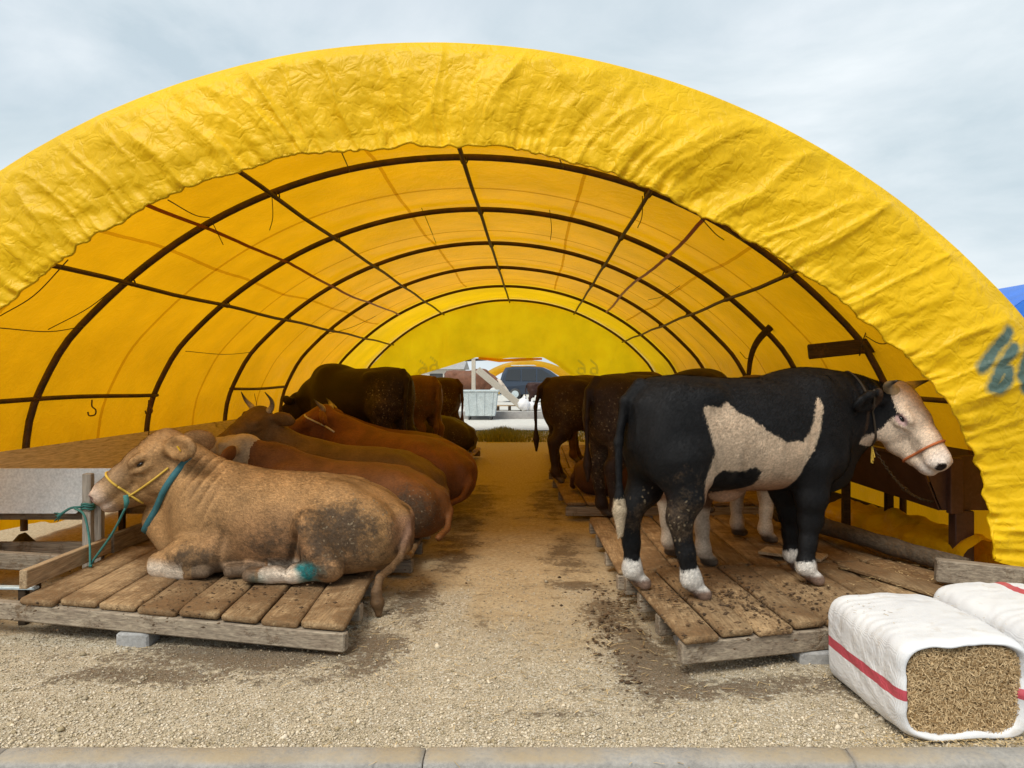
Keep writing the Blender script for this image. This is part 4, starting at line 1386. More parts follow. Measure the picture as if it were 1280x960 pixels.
platform('plank platform under the two lying bulls beside the standing chocolate bull', (-3.4, 8.4, .22), (-1.05, 8.4, .20), (-3.4, 10.9, .22), (-1.05, 10.9, .20), 9, seed=5)
platform('plank platform under the big standing chocolate bull', (-3.6, 11.0, .22), (-1.2, 11.0, .20), (-3.6, 15.9, .22), (-1.1, 15.9, .20), 9, seed=6)
platform('plank platform under the black and white bull', (.80, 4.19, .245), (3.02, 4.80, .245), (.655, 5.66, .235), (3.02, 6.0, .235), 10, seed=7, front_h=.12)
platform('plank platform between the black and white bull and the dark rumped bull', (.62, 5.74, .215), (3.0, 6.08, .225), (.56, 7.95, .21), (3.0, 8.2, .21), 11, seed=8)
platform('plank platform behind the dark rumped bull, its near end facing the aisle', (.36, 8.85, .21), (3.0, 8.85, .21), (.22, 12.2, .21), (3.0, 12.2, .21), 11, seed=9)
platform('plank platform at the far end of the row of black and brown bulls', (.3, 12.4, .2), (3.0, 12.4, .2), (.3, 16.5, .2), (3.0, 16.5, .2), 10, seed=12)

def muck_stuff(name, n, cx, cy, sx, sy, z, label, seed, smin_=.006, smax_=.03):
    r = np.random.default_rng(seed)
    x = cx + r.normal(0, 1, n) * sx; y = cy + r.normal(0, 1, n) * sy
    s = smin_ + (smax_ - smin_) * r.random(n) ** 4
    base = np.array([(1, 0, 0), (-1, 0, 0), (0, 1, 0), (0, -1, 0), (0, 0, 1), (0, 0, -1)], float)
    fc = np.array([(0, 2, 4), (2, 1, 4), (1, 3, 4), (3, 0, 4), (2, 0, 5), (1, 2, 5), (3, 1, 5), (0, 3, 5)])
    B = base[None] * (1 + .5 * (r.random((n, 6, 1)) - .5)) * np.array([1, 1, .45])
    V = B * s[:, None, None] + np.stack([x, y, z + s * .2], 1)[:, None, :]
    F = (fc[None] + 6 * np.arange(n)[:, None, None]).reshape(-1, 3)
    me = mesh_np(name, V.reshape(-1, 3), F)
    t = r.random(n)
    attr_c(me, 'col', np.repeat(np.stack([.05 + .1 * t, .03 + .06 * t, .016 + .03 * t], 1), 6, axis=0))
    props(add_obj(name, me, M_PEBBLE), label, 'muck', kind='stuff')
muck_stuff('muck', 1300, 1.30, 4.85, .42, .32, .247, 'crumbs of muck on the planks by the black and white bull', 5, .004, .02)
muck_stuff('muck', 900, -2.3, 5.15, .6, .35, .235, 'crumbs of muck on the planks by the tan bull', 6, .004, .016)
muck_stuff('muck', 500, .52, 4.9, .10, .5, .01, 'clods of muck along the aisle edge of the platform', 8, .005, .022)

# log and boards behind the black and white bull
o = empty('log', (2.6, 6.0, .33), 0, 'barky log lying along the trough side of the planks', 'log')
pts = catmull([(-.25, 1.4, .0), (.0, .5, .02), (.22, -.1, .0), (.42, -.62, -.01)], 6)
mb = MB(); mb.tube(pts, [.07 + .012 * mnoise.noise((k * .5, 3, 1)) for k in range(len(pts))], 12); mb.build('trunk', M_BARK, o, True)
o = empty('timber_block', PZ(1236, 728, .30) , 0, 'squared grey timber at the foot of the brown trough post', 'timber')
mb = MB(); mb.beam((-.30, .10, .06), (.42, -.12, .02), .09, .15, bev=.008); mb.build('timber', M_BEAM, o)
o = empty('loose_board', (2.45, 5.2, .262), 0, 'loose board lying askew on the planks before the black and white bull', 'board')
mb = MB(); mb.beam((-.12, .52, .0), (.25, -.42, .0), .2, .03, bev=.006); mb.build('plank', M_PLANK, o)
o = empty('short_board', (2.05, 6.1, .25), 0, 'short pale-edged board lying on the planks near the log', 'board')
mb = MB(); mb.beam((-.2, .14, .0), (.2, -.14, .0), .22, .025, bev=.005); mb.build('plank', M_LIGHTWOOD, o)

# ------------------------------------------------------------------ feed troughs
def sheet(a, b, c, d, th=.012):
    """thin panel through four corners"""
    a, b, c, d = [np.array(q, float) for q in (a, b, c, d)]
    n = np.cross(b - a, d - a); n /= np.linalg.norm(n)
    V = [a, b, c, d] + [q + n * th for q in (a, b, c, d)]
    return V, [(3, 2, 1, 0), (4, 5, 6, 7), (0, 1, 5, 4), (1, 2, 6, 5), (2, 3, 7, 6), (3, 0, 4, 7)]
Y0, Y1 = 5.98, 16.0
tb = np.array([-3.9, Y0, 0])
tr = empty('feed_trough', tb, 0, 'long feed trough with a white end plate along the orange tent wall', 'trough')
ri, ro, bi, bo_ = (-3.23, .945), (-4.46, 1.03), (-3.56, .605), (-4.2, .605)
def tpart(name, quad, mat, parent, base, th=.012):
    V, F = sheet(*[np.array(q) - base for q in quad], th=th)
    return add_obj(name, mesh_np(name, V, F, smooth=False), mat, parent)
tpart('inner_side', [(ri[0], Y0 + .02, ri[1]), (bi[0], Y0 + .02, bi[1]), (bi[0], Y1, bi[1]), (ri[0], Y1, ri[1])], M_TROUGHGREY, tr, tb)
tpart('outer_side', [(bo_[0], Y0 + .02, bo_[1]), (ro[0], Y0 + .02, ro[1]), (ro[0], Y1, ro[1]), (bo_[0], Y1, bo_[1])], M_TROUGHTAN, tr, tb)
tpart('bottom', [(bi[0], Y0 + .02, bi[1]), (bo_[0], Y0 + .02, bo_[1]), (bo_[0], Y1, bo_[1]), (bi[0], Y1, bi[1])], M_TROUGHGREY, tr, tb)
tpart('end_plate', [(ro[0] + .02, Y0, ri[1]), (bo_[0], Y0, bo_[1] - .01), (bi[0], Y0, bi[1] - .01), (ri[0] + .01, Y0, ri[1])], M_WHITEPLATE, tr, tb)['label'] = 'white painted end plate'
mb = MB(); mb.tube([(ri[0] - tb[0], 0, ri[1]), (ri[0] - tb[0], Y1 - Y0, ri[1])], .014, 6); mb.build('rim', M_TROUGHTAN, tr)
for k, y in enumerate(np.arange(Y0 + .1, Y1, 1.9)):
    for x in (-3.44, -4.28):
        mb = MB(); mb.box((x - tb[0], y - tb[1], .33), (.055, .055, .66 if x < -4 else .72), bev=.004)
        mb.build('leg', M_POST if (k == 0 and x > -4) else M_DARKWOOD, tr)
    mb = MB(); mb.box((-3.86 - tb[0], y - tb[1] + .045, .55), (.86, .035, .06), bev=.004); mb.build('crossbar', M_BEAM, tr)
    mb = MB(); mb.box((-3.86 - tb[0], y - tb[1] + .08, .28), (.86, .04, .11), bev=.004); mb.build('lower_rail', M_BEAM, tr)
def chaff_fill(name, cx, y0, y1, z, hw, parent, base):
    V, F = [], []
    ys = np.arange(y0, y1, .12); us = np.linspace(-1, 1, 9)
    for y in ys:
        for u in us:
            V.append((cx + u * hw - base[0], y - base[1], z + .03 * mnoise.noise((y * 3, u * 3, 2)) - .03 * abs(u) ** 2))
    n = len(us)
    for i in range(len(ys) - 1):
        for j in range(n - 1): F.append((i * n + j, i * n + j + 1, (i + 1) * n + j + 1, (i + 1) * n + j))
    o_ = add_obj(name, mesh_np(name, V, F), M_CHAFF, parent); o_['kind'] = 'stuff'; return o_
chaff_fill('feed', -3.87, Y0 + .05, Y1 - .05, .74, .42, tr, tb)

grp = 'bare grey posts by the left trough'
o = empty('tether_post', (-3.40, 5.86, 0), 0, 'grey wooden tether post with green rope knotted round it', 'post')
mb = MB(); mb.box((0, 0, .46), (.065, .06, .92), bev=.006); mb.build('post', M_POST, o)
mb = MB()
for z in (.655, .675, .69):
    mb.tube([(.045 * math.cos(a), .045 * math.sin(a), z + .006 * math.sin(3 * a)) for a in np.linspace(0, 6.4, 16)], .008, 6)
mb.build('rope_wrap', M_ROPE_G, o, True)
mb = MB(); mb.tube(catmull([(-.03, -.04, .67), (-.10, -.05, .665), (-.16, -.05, .63), (-.2, -.05, .60)], 5), [.01] * 12 + [.014] * 4, 6); 
for k in range(7): mb.tube([(-.17, -.05, .62), (-.2 - .05 * random.random(), -.05 + .03 * (random.random() - .5), .56 + .07 * random.random())], .004, 4)
mb.build('rope_end', M_ROPE_G, o, True)
o = empty('kick_board', (-3.32, 4.98, .27), 0, 'pale board set on edge along the trough side of the tan bull', 'board')
mb = MB(); mb.beam((.02, -.02, .075), (-.03, 1.06, .065), .05, .12, bev=.004); mb.build('plank', M_LIGHTWOOD, o)
o = empty('tail_board', (-3.35, 6.08, .25), 0, 'grey board on edge continuing behind the tan bull', 'board')
mb = MB(); mb.beam((0, 0, .085), (.02, 1.6, .085), .05, .15, bev=.004); mb.build('plank', M_BEAMY, o)
o = empty('grey_rail', (-3.9, 5.5, .30), 0, 'grey rail running into the kick board from the tent wall', 'rail')
mb = MB(); mb.beam((-.62, .06, .07), (.54, .0, .02), .06, .12, bev=.006); mb.build('plank', M_BEAM, o)
for p in ((-.4, .05), (.3, .03)):
    mb = MB(); mb.box((p[0], p[1], -.15), (.07, .07, .30), bev=.005); mb.build('stub_post', M_DARKWOOD, o)
o = empty('metal_strip', (-3.85, 5.1, .255), 0, 'thin pale metal strip lying below the grey rail', 'strip')
mb = MB(); mb.beam((-.5, .06, .0), (.55, .0, .0), .05, .018, bev=.003); mb.build('strip', M_GALV, o)
for p in ((-.45, .05), (.45, .02)):
    mb = MB(); mb.box((p[0], p[1], -.13), (.05, .05, .245), bev=.004); mb.build('foot', M_DARKWOOD, o)
o = empty('soil_heap', (-4.75, 7.0, 0), 0, 'dark heap of soil holding down the tent wall', 'heap')
V, F = [], []
nu = 24
for i in range(8):
    for j in range(nu):
        r_ = i / 7; a = 6.283 * j / nu
        V.append((.35 * r_ * math.cos(a), .45 * r_ * math.sin(a), .15 * (1 - r_ ** 2) * (1 + 1.2 * mnoise.noise((math.cos(a) * 2 * r_, math.sin(a) * 2 * r_, 3))) - .01 + .03 * mnoise.noise((i * 3, j * 2, 1))))
for i in range(7):
    for j in range(nu): F.append((i * nu + j, i * nu + (j + 1) % nu, (i + 1) * nu + (j + 1) % nu, (i + 1) * nu + j))
add_obj('heap', mesh_np('heap', V, F), simple_mat('soil', (.035, .024, .015), .95, scale=20, bump=.6), o)

# right trough: brown painted sheet on a steel frame
Y0, Y1 = 6.1, 16.0
tb2 = np.array([3.45, Y0, 0])
tr2 = empty('feed_trough', tb2, 0, 'brown painted feed trough on posts before the black and white bull', 'trough')
zi, zo, zb = 1.02, 1.04, .60
tpart('inner_side', [(3.05, Y0, zi), (3.05, Y1, zi), (3.22, Y1, zb), (3.22, Y0, zb)], M_BROWNPAINT, tr2, tb2)
tpart('outer_side', [(3.66, Y0, zo), (3.6, Y0, zb), (3.6, Y1, zb), (3.66, Y1, zo)], M_BROWNPAINT, tr2, tb2)
tpart('bottom', [(3.22, Y0, zb + .01), (3.22, Y1, zb + .01), (3.6, Y1, zb + .01), (3.6, Y0, zb + .01)], M_BROWNPAINT, tr2, tb2)
tpart('end_plate', [(3.06, Y0 - .004, zi), (3.225, Y0 - .004, zb), (3.6, Y0 - .004, zb), (3.66, Y0 - .004, zo)], M_BROWNPAINT, tr2, tb2)
mb = MB(); mb.beam((3.05 - tb2[0], -.02, zi), (3.05 - tb2[0], Y1 - Y0, zi), .05, .035, bev=.004); mb.build('rim', M_BROWNPAINT, tr2)
mb = MB(); mb.box((3.31 - tb2[0], -.045, .80), (.10, .07, .44), bev=.004); mb.build('end_stiffener', M_BROWNPAINT, tr2)
mb = MB(); mb.box((3.38 - tb2[0], -.012, .30), (.15, .11, .60), bev=.006); mb.build('leg', M_BROWNPAINT, tr2)
for y in (7.7, 9.4, 11.1, 12.8, 14.5):
    for x in (3.12, 3.55):
        mb = MB(); mb.box((x - tb2[0], y - tb2[1], .31), (.07, .07, .62), bev=.004); mb.build('leg', M_DARKWOOD, tr2)
mb = MB(); mb.beam((3.7 - tb2[0], .6, .22), (3.3 - tb2[0], 6.0, .22), .06, .16, bev=.004); mb.build('lower_rail', M_DARKWOOD, tr2)
chaff_fill('feed', 3.38, Y0 + .05, Y1 - .05, .84, .24, tr2, tb2)
# slack tarpaulin heaped at the foot of the right tent wall
o = empty('slack_tarpaulin', (3.35, 6.9, 0), 0, 'slack yellow tarpaulin bunched on the ground under the brown trough', 'tarpaulin')
V, F = [], []
nu, nv = 60, 22
for i in range(nu):
    for j in range(nv):
        y = -1.0 + 2.6 * i / (nu - 1); a = math.pi * j / (nv - 1)
        r_ = .22 + .07 * mnoise.noise((y * 2, a * 1.5, 2)) + .05 * abs(mnoise.noise((y * 5, a * 2, 7)))
        V.append((.05 * math.sin(y * 3) + 1.2 * r_ * math.cos(a) + .12, y, max(0, (1.7 * r_ * math.sin(a))) * (1 - .25 * (y + 1) / 2.6)))
for i in range(nu - 1):
    for j in range(nv - 1): F.append((i * nv + j, i * nv + j + 1, (i + 1) * nv + j + 1, (i + 1) * nv + j))
add_obj('fold', mesh_np('fold', V, F), M_FLAP, o)

# ------------------------------------------------------------------ sacked bales
def bale(base, rz, L_, W, Hh, label, stripe, seed, open_front=True):
    root = empty('straw_bale', base, rz, label, 'bale', 'white sacked straw bales by the kerb')
    nl, nr = 70, 96
    V = np.zeros((nl, nr, 3)); st = np.zeros((nl, nr))
    for i in range(nl):
        t = i / (nl - 1)
        y = L_ * t
        # rounded closed back end; front rim turned in a little
        if t > .86: k = math.sqrt(max(0, 1 - ((t - .86) / .14) ** 2.4)) * .98 + .02
        else: k = 1.0
        if t < .05: k = 1 - .05 * ((.05 - t) / .05) ** 1.5
        k *= 1 + .03 * math.sin(t * 3.0)
        for j in range(nr):
            a = 2 * math.pi * j / nr
            pw = 5.5
            ca, sa = math.cos(a), math.sin(a)
            rr_ = (abs(ca) ** pw + abs(sa) ** pw) ** (-1 / pw)
            x = W / 2 * rr_ * ca * k; z = Hh / 2 * rr_ * sa * (k if t > .86 else 1 - (1 - k) * 1.2)
            n1 = mnoise.noise((x * 6 + seed, y * 2.2, z * 6)) * .012
            # gathers running round the sack on its upper shoulder and side
            g = 1 - abs(mnoise.noise((y * 16 + seed, a * 1.3, 3))) * 2
            g2 = 1 - abs(mnoise.noise((y * 5 + a * 2.5 + seed, a * .6, 8))) * 2
            ww = ss(.0, .3, np.array([sa + .5]))[0]
            off = n1 + .0035 * g * ww + .006 * g2
            V[i, j] = (x + ca * off, y + (.02 * mnoise.noise((a * 2, seed, 5)) if t < .1 else 0), Hh / 2 + z + sa * off)
            if sa < -.6: V[i, j, 2] = max(V[i, j, 2], .004 * (1 + mnoise.noise((x * 9, y * 9, 1))))
            ang = math.degrees(a) % 360
            for (c_, hw) in stripe:
                dd = min(abs(ang - c_), 360 - abs(ang - c_))
                st[i, j] = max(st[i, j], min(1, max(0, (hw - dd) / 3.75 + .5)))
    I = [(i * nr + j, i * nr + (j + 1) % nr, (i + 1) * nr + (j + 1) % nr, (i + 1) * nr + j) for i in range(nl - 1) for j in range(nr)]
    # the rim folds back inside the mouth
    V = V.reshape(-1, 3); stl = list(st.ravel()); Vl = [tuple(v) for v in V]
    b0 = len(Vl); ctr = np.array([0, 0, Hh / 2])
    for q, (sc_, dy) in enumerate(((.965, -.006), (.93, .012), (.90, .06))):
        for j in range(nr):
            p = V[j]; a_ = 2 * math.pi * j / nr
            s2 = sc_ - (.07 * (q > 0)) * max(0, math.sin(a_ * 1 + 2.4)) * 1.0 - .02 * abs(mnoise.noise((a_ * 3, seed, q)))
            Vl.append((p[0] * s2, p[1] + dy, (p[2] - ctr[2]) * s2 + ctr[2])); stl.append(st[0, j])
    prev = 0
    for q in range(3):
        cur = b0 + q * nr
        for j in range(nr): I.append((prev + j, cur + j, cur + (j + 1) % nr, prev + (j + 1) % nr))
        prev = cur
    me = mesh_np('sack', Vl, I)
    attr_f(me, 'stripe', stl)
    add_obj('sack', me, M_SACK, root)
    # pressed chaff showing in the mouth
    m = 26; Vc, Fc = [], []
    for i in range(m):
        for j in range(m):
            u, w = -1 + 2 * i / (m - 1), -1 + 2 * j / (m - 1)
            x = u * W * .452; z = w * Hh * .452
            kk = (abs(u) ** 8 + abs(w) ** 8) ** .125
            if kk > 1: x /= kk; z /= kk
            Vc.append((x, .03 + .012 * mnoise.noise((x * 14, z * 14, seed)) + .02 * max(0, kk - .8), z + Hh / 2))
    for i in range(m - 1):
        for j in range(m - 1): Fc.append((i * m + j, (i + 1) * m + j, (i + 1) * m + j + 1, i * m + j + 1))
    add_obj('chaff', mesh_np('chaff', Vc, Fc), M_CHAFF, root)
    # loose stalks standing out of the cut face
    r = np.random.default_rng(seed); n = 6500
    x = (r.random(n) * 2 - 1) * W * .435; z = (r.random(n) * 2 - 1) * Hh * .435
    kk = (np.abs(x / (W * .44)) ** 5 + np.abs(z / (Hh * .44)) ** 5) ** .2
    x, z = x[kk < 1], z[kk < 1]; n = len(x)
    ln = .008 + .02 * r.random(n); a = r.random(n) * 6.283; w = .0012 + .0012 * r.random(n)
    d = np.stack([np.cos(a), -.25 * r.random(n), np.sin(a)], 1) * ln[:, None] * .5
    e = np.stack([-np.sin(a), 0 * a, np.cos(a)], 1) * w[:, None]
    p = np.stack([x, .022 - .012 * r.random(n), z + Hh / 2], 1)
    Vs = np.stack([p - d - e, p - d + e, p + d + e, p + d - e], 1).reshape(-1, 3)
    me = mesh_np('stalks', Vs, np.arange(4 * n).reshape(-1, 4), smooth=False)
    tn = r.random(n)
    attr_c(me, 'col', np.repeat(np.stack([.26 + .46 * tn, .15 + .38 * tn, .055 + .24 * tn], 1), 4, axis=0))
    o_ = add_obj('stalks', me, M_STRAW, root); o_['kind'] = 'stuff'
    return root
bale((1.94, 3.455, .012), R(2.5), .84, .60, .45, 'white sacked straw bale with a red stripe along its side, cut open at the kerb', [(183, 6.5), (-5, 6.5)], 3)
bale((2.62, 3.62, .012), R(4), .86, .60, .46, 'second white sacked bale with its red stripe running along the top', [(75, 6.5)], 9)
# straw litter
def litter(n, cx, cy, sx, sy, z, seed, label, k=1.0):
    r = np.random.default_rng(seed)
    x = cx + r.normal(0, 1, n) * sx; y = cy + r.normal(0, 1, n) * sy
    ln = k * (.02 + .06 * r.random(n) ** 2); a = r.random(n) * 6.283; w = .0015 + .0012 * r.random(n)
    d = np.stack([np.cos(a), np.sin(a), .15 * (r.random(n) - .5)], 1) * ln[:, None] * .5
    e = np.stack([-np.sin(a), np.cos(a), 0 * a], 1) * w[:, None]
    p = np.stack([x, y, z + .006 * r.random(n) + .004], 1)
    V = np.stack([p - d - e, p - d + e, p + d + e, p + d - e], 1).reshape(-1, 3)
    me = mesh_np('straw_litter', V, np.arange(4 * n).reshape(-1, 4), smooth=False)
    t = r.random(n)
    attr_c(me, 'col', np.repeat(np.stack([.3 + .4 * t, .2 + .33 * t, .08 + .2 * t], 1), 4, axis=0))
    props(add_obj('straw_litter', me, M_STRAW), label, 'straw', kind='stuff')
litter(260, 2.6, 5.3, .22, .25, .26, 4, 'pale straw stalks strewn on the planks by the timber')
litter(900, -.2, 8.5, .4, 2.4, .02, 5, 'straw stalks trodden into the aisle')
litter(420, 1.95, 3.45, .26, .04, .02, 7, 'chopped straw spilled at the mouth of the open bale', .5)
litter(150, 1.93, 3.95, .13, .14, .462, 8, 'chaff crumbs lying on top of the striped bale', .35)
litter(500, 0.1, 4.6, .9, .6, .018, 6, 'straw stalks scattered over the front gravel')

# ------------------------------------------------------------------ beyond the far end
bx = PX(601, 525, 29.6); bx[2] = .035
o = empty('waste_bin', bx, 0, 'galvanised wheeled waste bin on the pale path past the tent', 'bin')
V, F = [], []
for (z, hw, hd) in ((.16, .56, .40), (1.08, .66, .5)):
    V += [(-hw, -hd, z), (hw, -hd, z), (hw, hd, z), (-hw, hd, z)]
F = [(3, 2, 1, 0), (0, 1, 5, 4), (1, 2, 6, 5), (2, 3, 7, 6), (3, 0, 4, 7)]
add_obj('body', mesh_np('body', V, F, smooth=False), M_GALV, o)
for x in (-.42, -.14, .14, .42):
    mb = MB(); mb.beam((x, -.425, .2), (x * 1.15, -.515, 1.04), .05, .02, up=(0, 1, 0), bev=.003); mb.build('stiffening_rib', M_GALV, o)
mb = MB(); mb.box((0, 0, 1.11), (1.4, 1.08, .06), bev=.01); mb.build('lid', M_GALV, o)
for s_ in (-1, 1):
    mb = MB(); mb.tube([(s_ * .66, -.3, .95), (s_ * .76, -.3, .95), (s_ * .76, .3, .95), (s_ * .66, .3, .95)], .018, 6); mb.build('handle', M_GALV, o, True)
    for t_ in (-.3, .3):
        mb = MB(); mb.tube([(s_ * .42 - .025, t_, .08), (s_ * .42 + .025, t_, .08)], .08, 14); mb.build('wheel', M_ASPHALT, o, True)
        mb = MB(); mb.box((s_ * .42, t_, .14), (.07, .1, .05), bev=.004); mb.build('wheel_bracket', M_GALV, o)
a = PX(597, 462, 31.2); b = PX(652, 508, 31.0)
o = empty('leaning_beam', b, 0, 'pale squared beam leaning from a post down to white sacks', 'beam')
mb = MB(); mb.beam(a - b, (0, 0, .0), .18, .26, bev=.01); mb.build('beam', M_FARBEAM, o)
c = PX(592, 470, 31.4)
o = empty('pale_post', (c[0], 31.4, .3), 0, 'upright pale post behind the galvanised bin', 'post')
mb = MB(); mb.box((0, 0, 1.05), (.16, .16, 2.1), bev=.01); mb.build('post', M_FARBEAM, o)
mb = MB(); mb.beam((-.35, 0, 2.06), (.55, .05, 2.1), .08, .1, bev=.01); mb.build('crosspiece', M_DARKWOOD, o)
for k, (px_, s_, hz) in enumerate(((655, .42, .5), (664, .36, .36), (672, .3, .24))):
    q = PX(px_, 515, 31.2)
    o = empty('white_sack', (q[0], 31.0 + .15 * k, .3), 0, ('tall lumpy white sack at the foot of the leaning beam', 'middle white sack slumped against the tall one past the beam', 'small white sack lying at the end of the sacks past the beam')[k], 'sack', 'white sacks beyond the tent')
    V, F = [], []
    for i in range(13):
        for j in range(20):
            th = math.pi * i / 12; ph = 6.283 * j / 20
            r_ = 1 + .25 * mnoise.noise((math.sin(th) * math.cos(ph) * 2, math.sin(th) * math.sin(ph) * 2, math.cos(th) * 2 + k * 7))
            V.append((s_ * .62 * math.sin(th) * math.cos(ph) * r_, s_ * .5 * math.sin(th) * math.sin(ph) * r_, max(0, hz * (.5 - .52 * math.cos(th) * r_))))
    for i in range(12):
        for j in range(20): F.append((i * 20 + j, i * 20 + (j + 1) % 20, (i + 1) * 20 + (j + 1) % 20, (i + 1) * 20 + j))
    me = mesh_np('sack_body', V, F); attr_f(me, 'stripe', np.zeros(len(V))); add_obj('sack_body', me, M_SACK, o)
    mb = MB(); mb.tube([(0, 0, hz * .93), (.02, 0, hz * 1.05), (.05, .02, hz * 1.16)], [.05, .025, .07], 8); mb.build('sack_neck', M_SACK, o, True)
q = PX(637, 512, 31.6)
o = empty('pallet', (q[0], 31.6, .3), 0, 'reddish pallet lying under the leaning beam', 'pallet')
for k in range(5):
    mb = MB(); mb.box((0, -.3 + .15 * k, .20), (1.1, .1, .03), bev=.004); mb.build('slat', M_LIGHTWOOD, o)
for x in (-.48, 0, .48):
    mb = MB(); mb.box((x, 0, .09), (.1, .72, .175), bev=.004); mb.build('bearer', M_DARKWOOD, o)

# compact passenger van parked on the terrace
def van(base, rz):
    o = empty('parked_van', base, rz, 'dark blue-grey passenger van parked beyond the tent', 'van')
    t = NT('van_paint'); t.pbr((.035, .05, .075), .22, metal=.3, spec=.6); paint = t.m
    t = NT('van_glass'); t.pbr((.012, .014, .016), .05, spec=.8); glass = t.m
    lowp = [(-2.2, .32), (-2.22, .7), (-2.2, 1.0), (-1.0, 1.02), (.9, 1.02), (1.35, .98), (1.95, .84), (2.15, .68), (2.2, .32)]
    upp = [(-2.2, 1.0), (-2.08, 1.45), (-1.9, 1.78), (-1.5, 1.83), (-.5, 1.85), (.15, 1.80), (.55, 1.62), (1.4, 1.0)]
    outl = [(-2.2, .3), (-2.24, .7), (-2.2, 1.0), (-2.08, 1.45), (-1.9, 1.78), (-1.5, 1.83), (-.5, 1.85), (.15, 1.80), (.55, 1.62), (1.38, 1.02), (1.95, .88), (2.18, .7), (2.22, .3)]
    ys = [(-.9, .93), (-.86, 1.0), (0, 1.03), (.86, 1.0), (.9, .93)]
    V, F = [], []
    m = len(outl)
    for (y, k) in ys:
        for (x, z) in outl:
            inset = max(0, z - 1.0) * .17
            V.append((x * (k if abs(y) > .85 else 1), y - math.copysign(inset, y) if y else 0, .3 + (z - .3) * (1 if z < 1.0 else (.985 if abs(y) > .88 else 1))))
    for i in range(len(ys) - 1):
        for j in range(m - 1): F.append((i * m + j, (i + 1) * m + j, (i + 1) * m + j + 1, i * m + j + 1))
        F.append((i * m, i * m + m - 1, (i + 1) * m + m - 1, (i + 1) * m))
    F.append(tuple(range(m))); F.append(tuple(range(4 * m, 5 * m))[::-1])
    add_obj('body', mesh_np('body', V, F, smooth=False), paint, o)
    for s_ in (-1, 1):
        for quad in ([(-2.0, 1.08), (-1.84, 1.66), (-1.12, 1.7), (-1.12, 1.06)], [(-1.04, 1.06), (-1.04, 1.7), (-.22, 1.7), (-.22, 1.05)], [(-.14, 1.05), (-.14, 1.7), (.14, 1.66), (.5, 1.46), (1.0, 1.08)]):
            V = [(x * .95, s_ * (.915 - max(0, z - 1.0) * .17), z) for x, z in quad]
            add_obj('side_window', mesh_np('side_window', V, [tuple(range(len(V)))] , smooth=False), glass, o)
        for x in (-1.35, 1.35):
            mb = MB(); mb.tube([(x, s_ * .68, .32), (x, s_ * .925, .32)], .32, 24); w_ = mb.build('wheel', M_ASPHALT, o, True)
            mb = MB(); mb.tube([(x, s_ * .9, .32), (x, s_ * .94, .32)], .2, 16); mb.build('rim', M_GALV, w_)
        mb = MB(); mb.box((.92, s_ * 1.0, 1.12), (.12, .2, .16), bev=.02); mb.build('wing_mirror', paint, o)
        mb = MB(); mb.box((-.6, s_ * .925, .92), (.16, .03, .03), bev=.005); mb.build('door_handle', paint, o)
        mb = MB(); mb.box((2.03, s_ * .62, .72), (.28, .3, .14), bev=.02); mb.build('headlight', M_GALV, o)
    mb = MB(); mb.tube([(-1.6, .72, 1.9), (-.3, .72, 1.91)], .02, 6); mb.tube([(-1.6, -.72, 1.9), (-.3, -.72, 1.91)], .02, 6); mb.build('roof_rail', M_GALV, o)
    return o
q = PX(668, 500, 43)
van((q[0] + .35, 43, .42), R(-4))

def far_tent(base, w, hgt, L_, mat, label, n=7, name='tunnel_tent', seed=1, ns=40):
    o = empty(name, base, 0, label, 'tent')
    V, F = [], []
    s = np.linspace(0, 1, ns); p = prof(s); p = p / np.array([4.4, 3.86]) * np.array([w / 2, hgt])
    ny = 24
    for k in range(ny):
        y = L_ * k / (ny - 1)
        for q_ in p:
            w_ = .05 * mnoise.noise((q_[0] * 1.3, y * .8, seed)) + .03 * math.sin(y * math.pi * n / L_) ** 2
            V.append((q_[0] * (1 + w_ * .3), y, max(0, q_[1] - w_)))
    for k in range(ny - 1):
        for j in range(ns - 1): F.append((k * ns + j, (k + 1) * ns + j, (k + 1) * ns + j + 1, k * ns + j + 1))
    me = mesh_np('cover', V, F)
    add_obj('cover', me, mat, o)
    for k in range(n):
        mb = MB(); mb.tube([(q_[0] * .985, L_ * k / (n - 1), max(0, q_[1] * .98)) for q_ in p], .035, 6); mb.build('rib', M_PIPE, o, True)
    # front skirt
    V, F = [], []
    for j, q_ in enumerate(p):
        c = np.array([q_[0] * .78, q_[1] * .8])
        for t in np.linspace(0, 1, 5):
            r_ = q_ * (1 - t) + c * t
            V.append((r_[0], -.05 - .12 * math.sin(t * 3.1) + .05 * mnoise.noise((j * .6, t * 2, seed)), max(0, r_[1])))
    for j in range(ns - 1):
        for t in range(4): F.append((j * 5 + t, j * 5 + t + 1, (j + 1) * 5 + t + 1, (j + 1) * 5 + t))
    me = mesh_np('skirt', V, F); attr_f(me, 'paint', np.zeros(len(V))); add_obj('skirt', me, mat, o)
    return o
q = PX(655, 470, 62)
far_tent((q[0] + .3, 62, .3), 8.4, 2.75, 16, M_BRIGHT, 'another yellow tunnel tent standing behind the parked van', seed=3)
far_tent((12.9, 16.0, 0), 9.0, 4.02, 14, M_BLUE, 'blue tarpaulin tent next door, only its roof showing', seed=5)
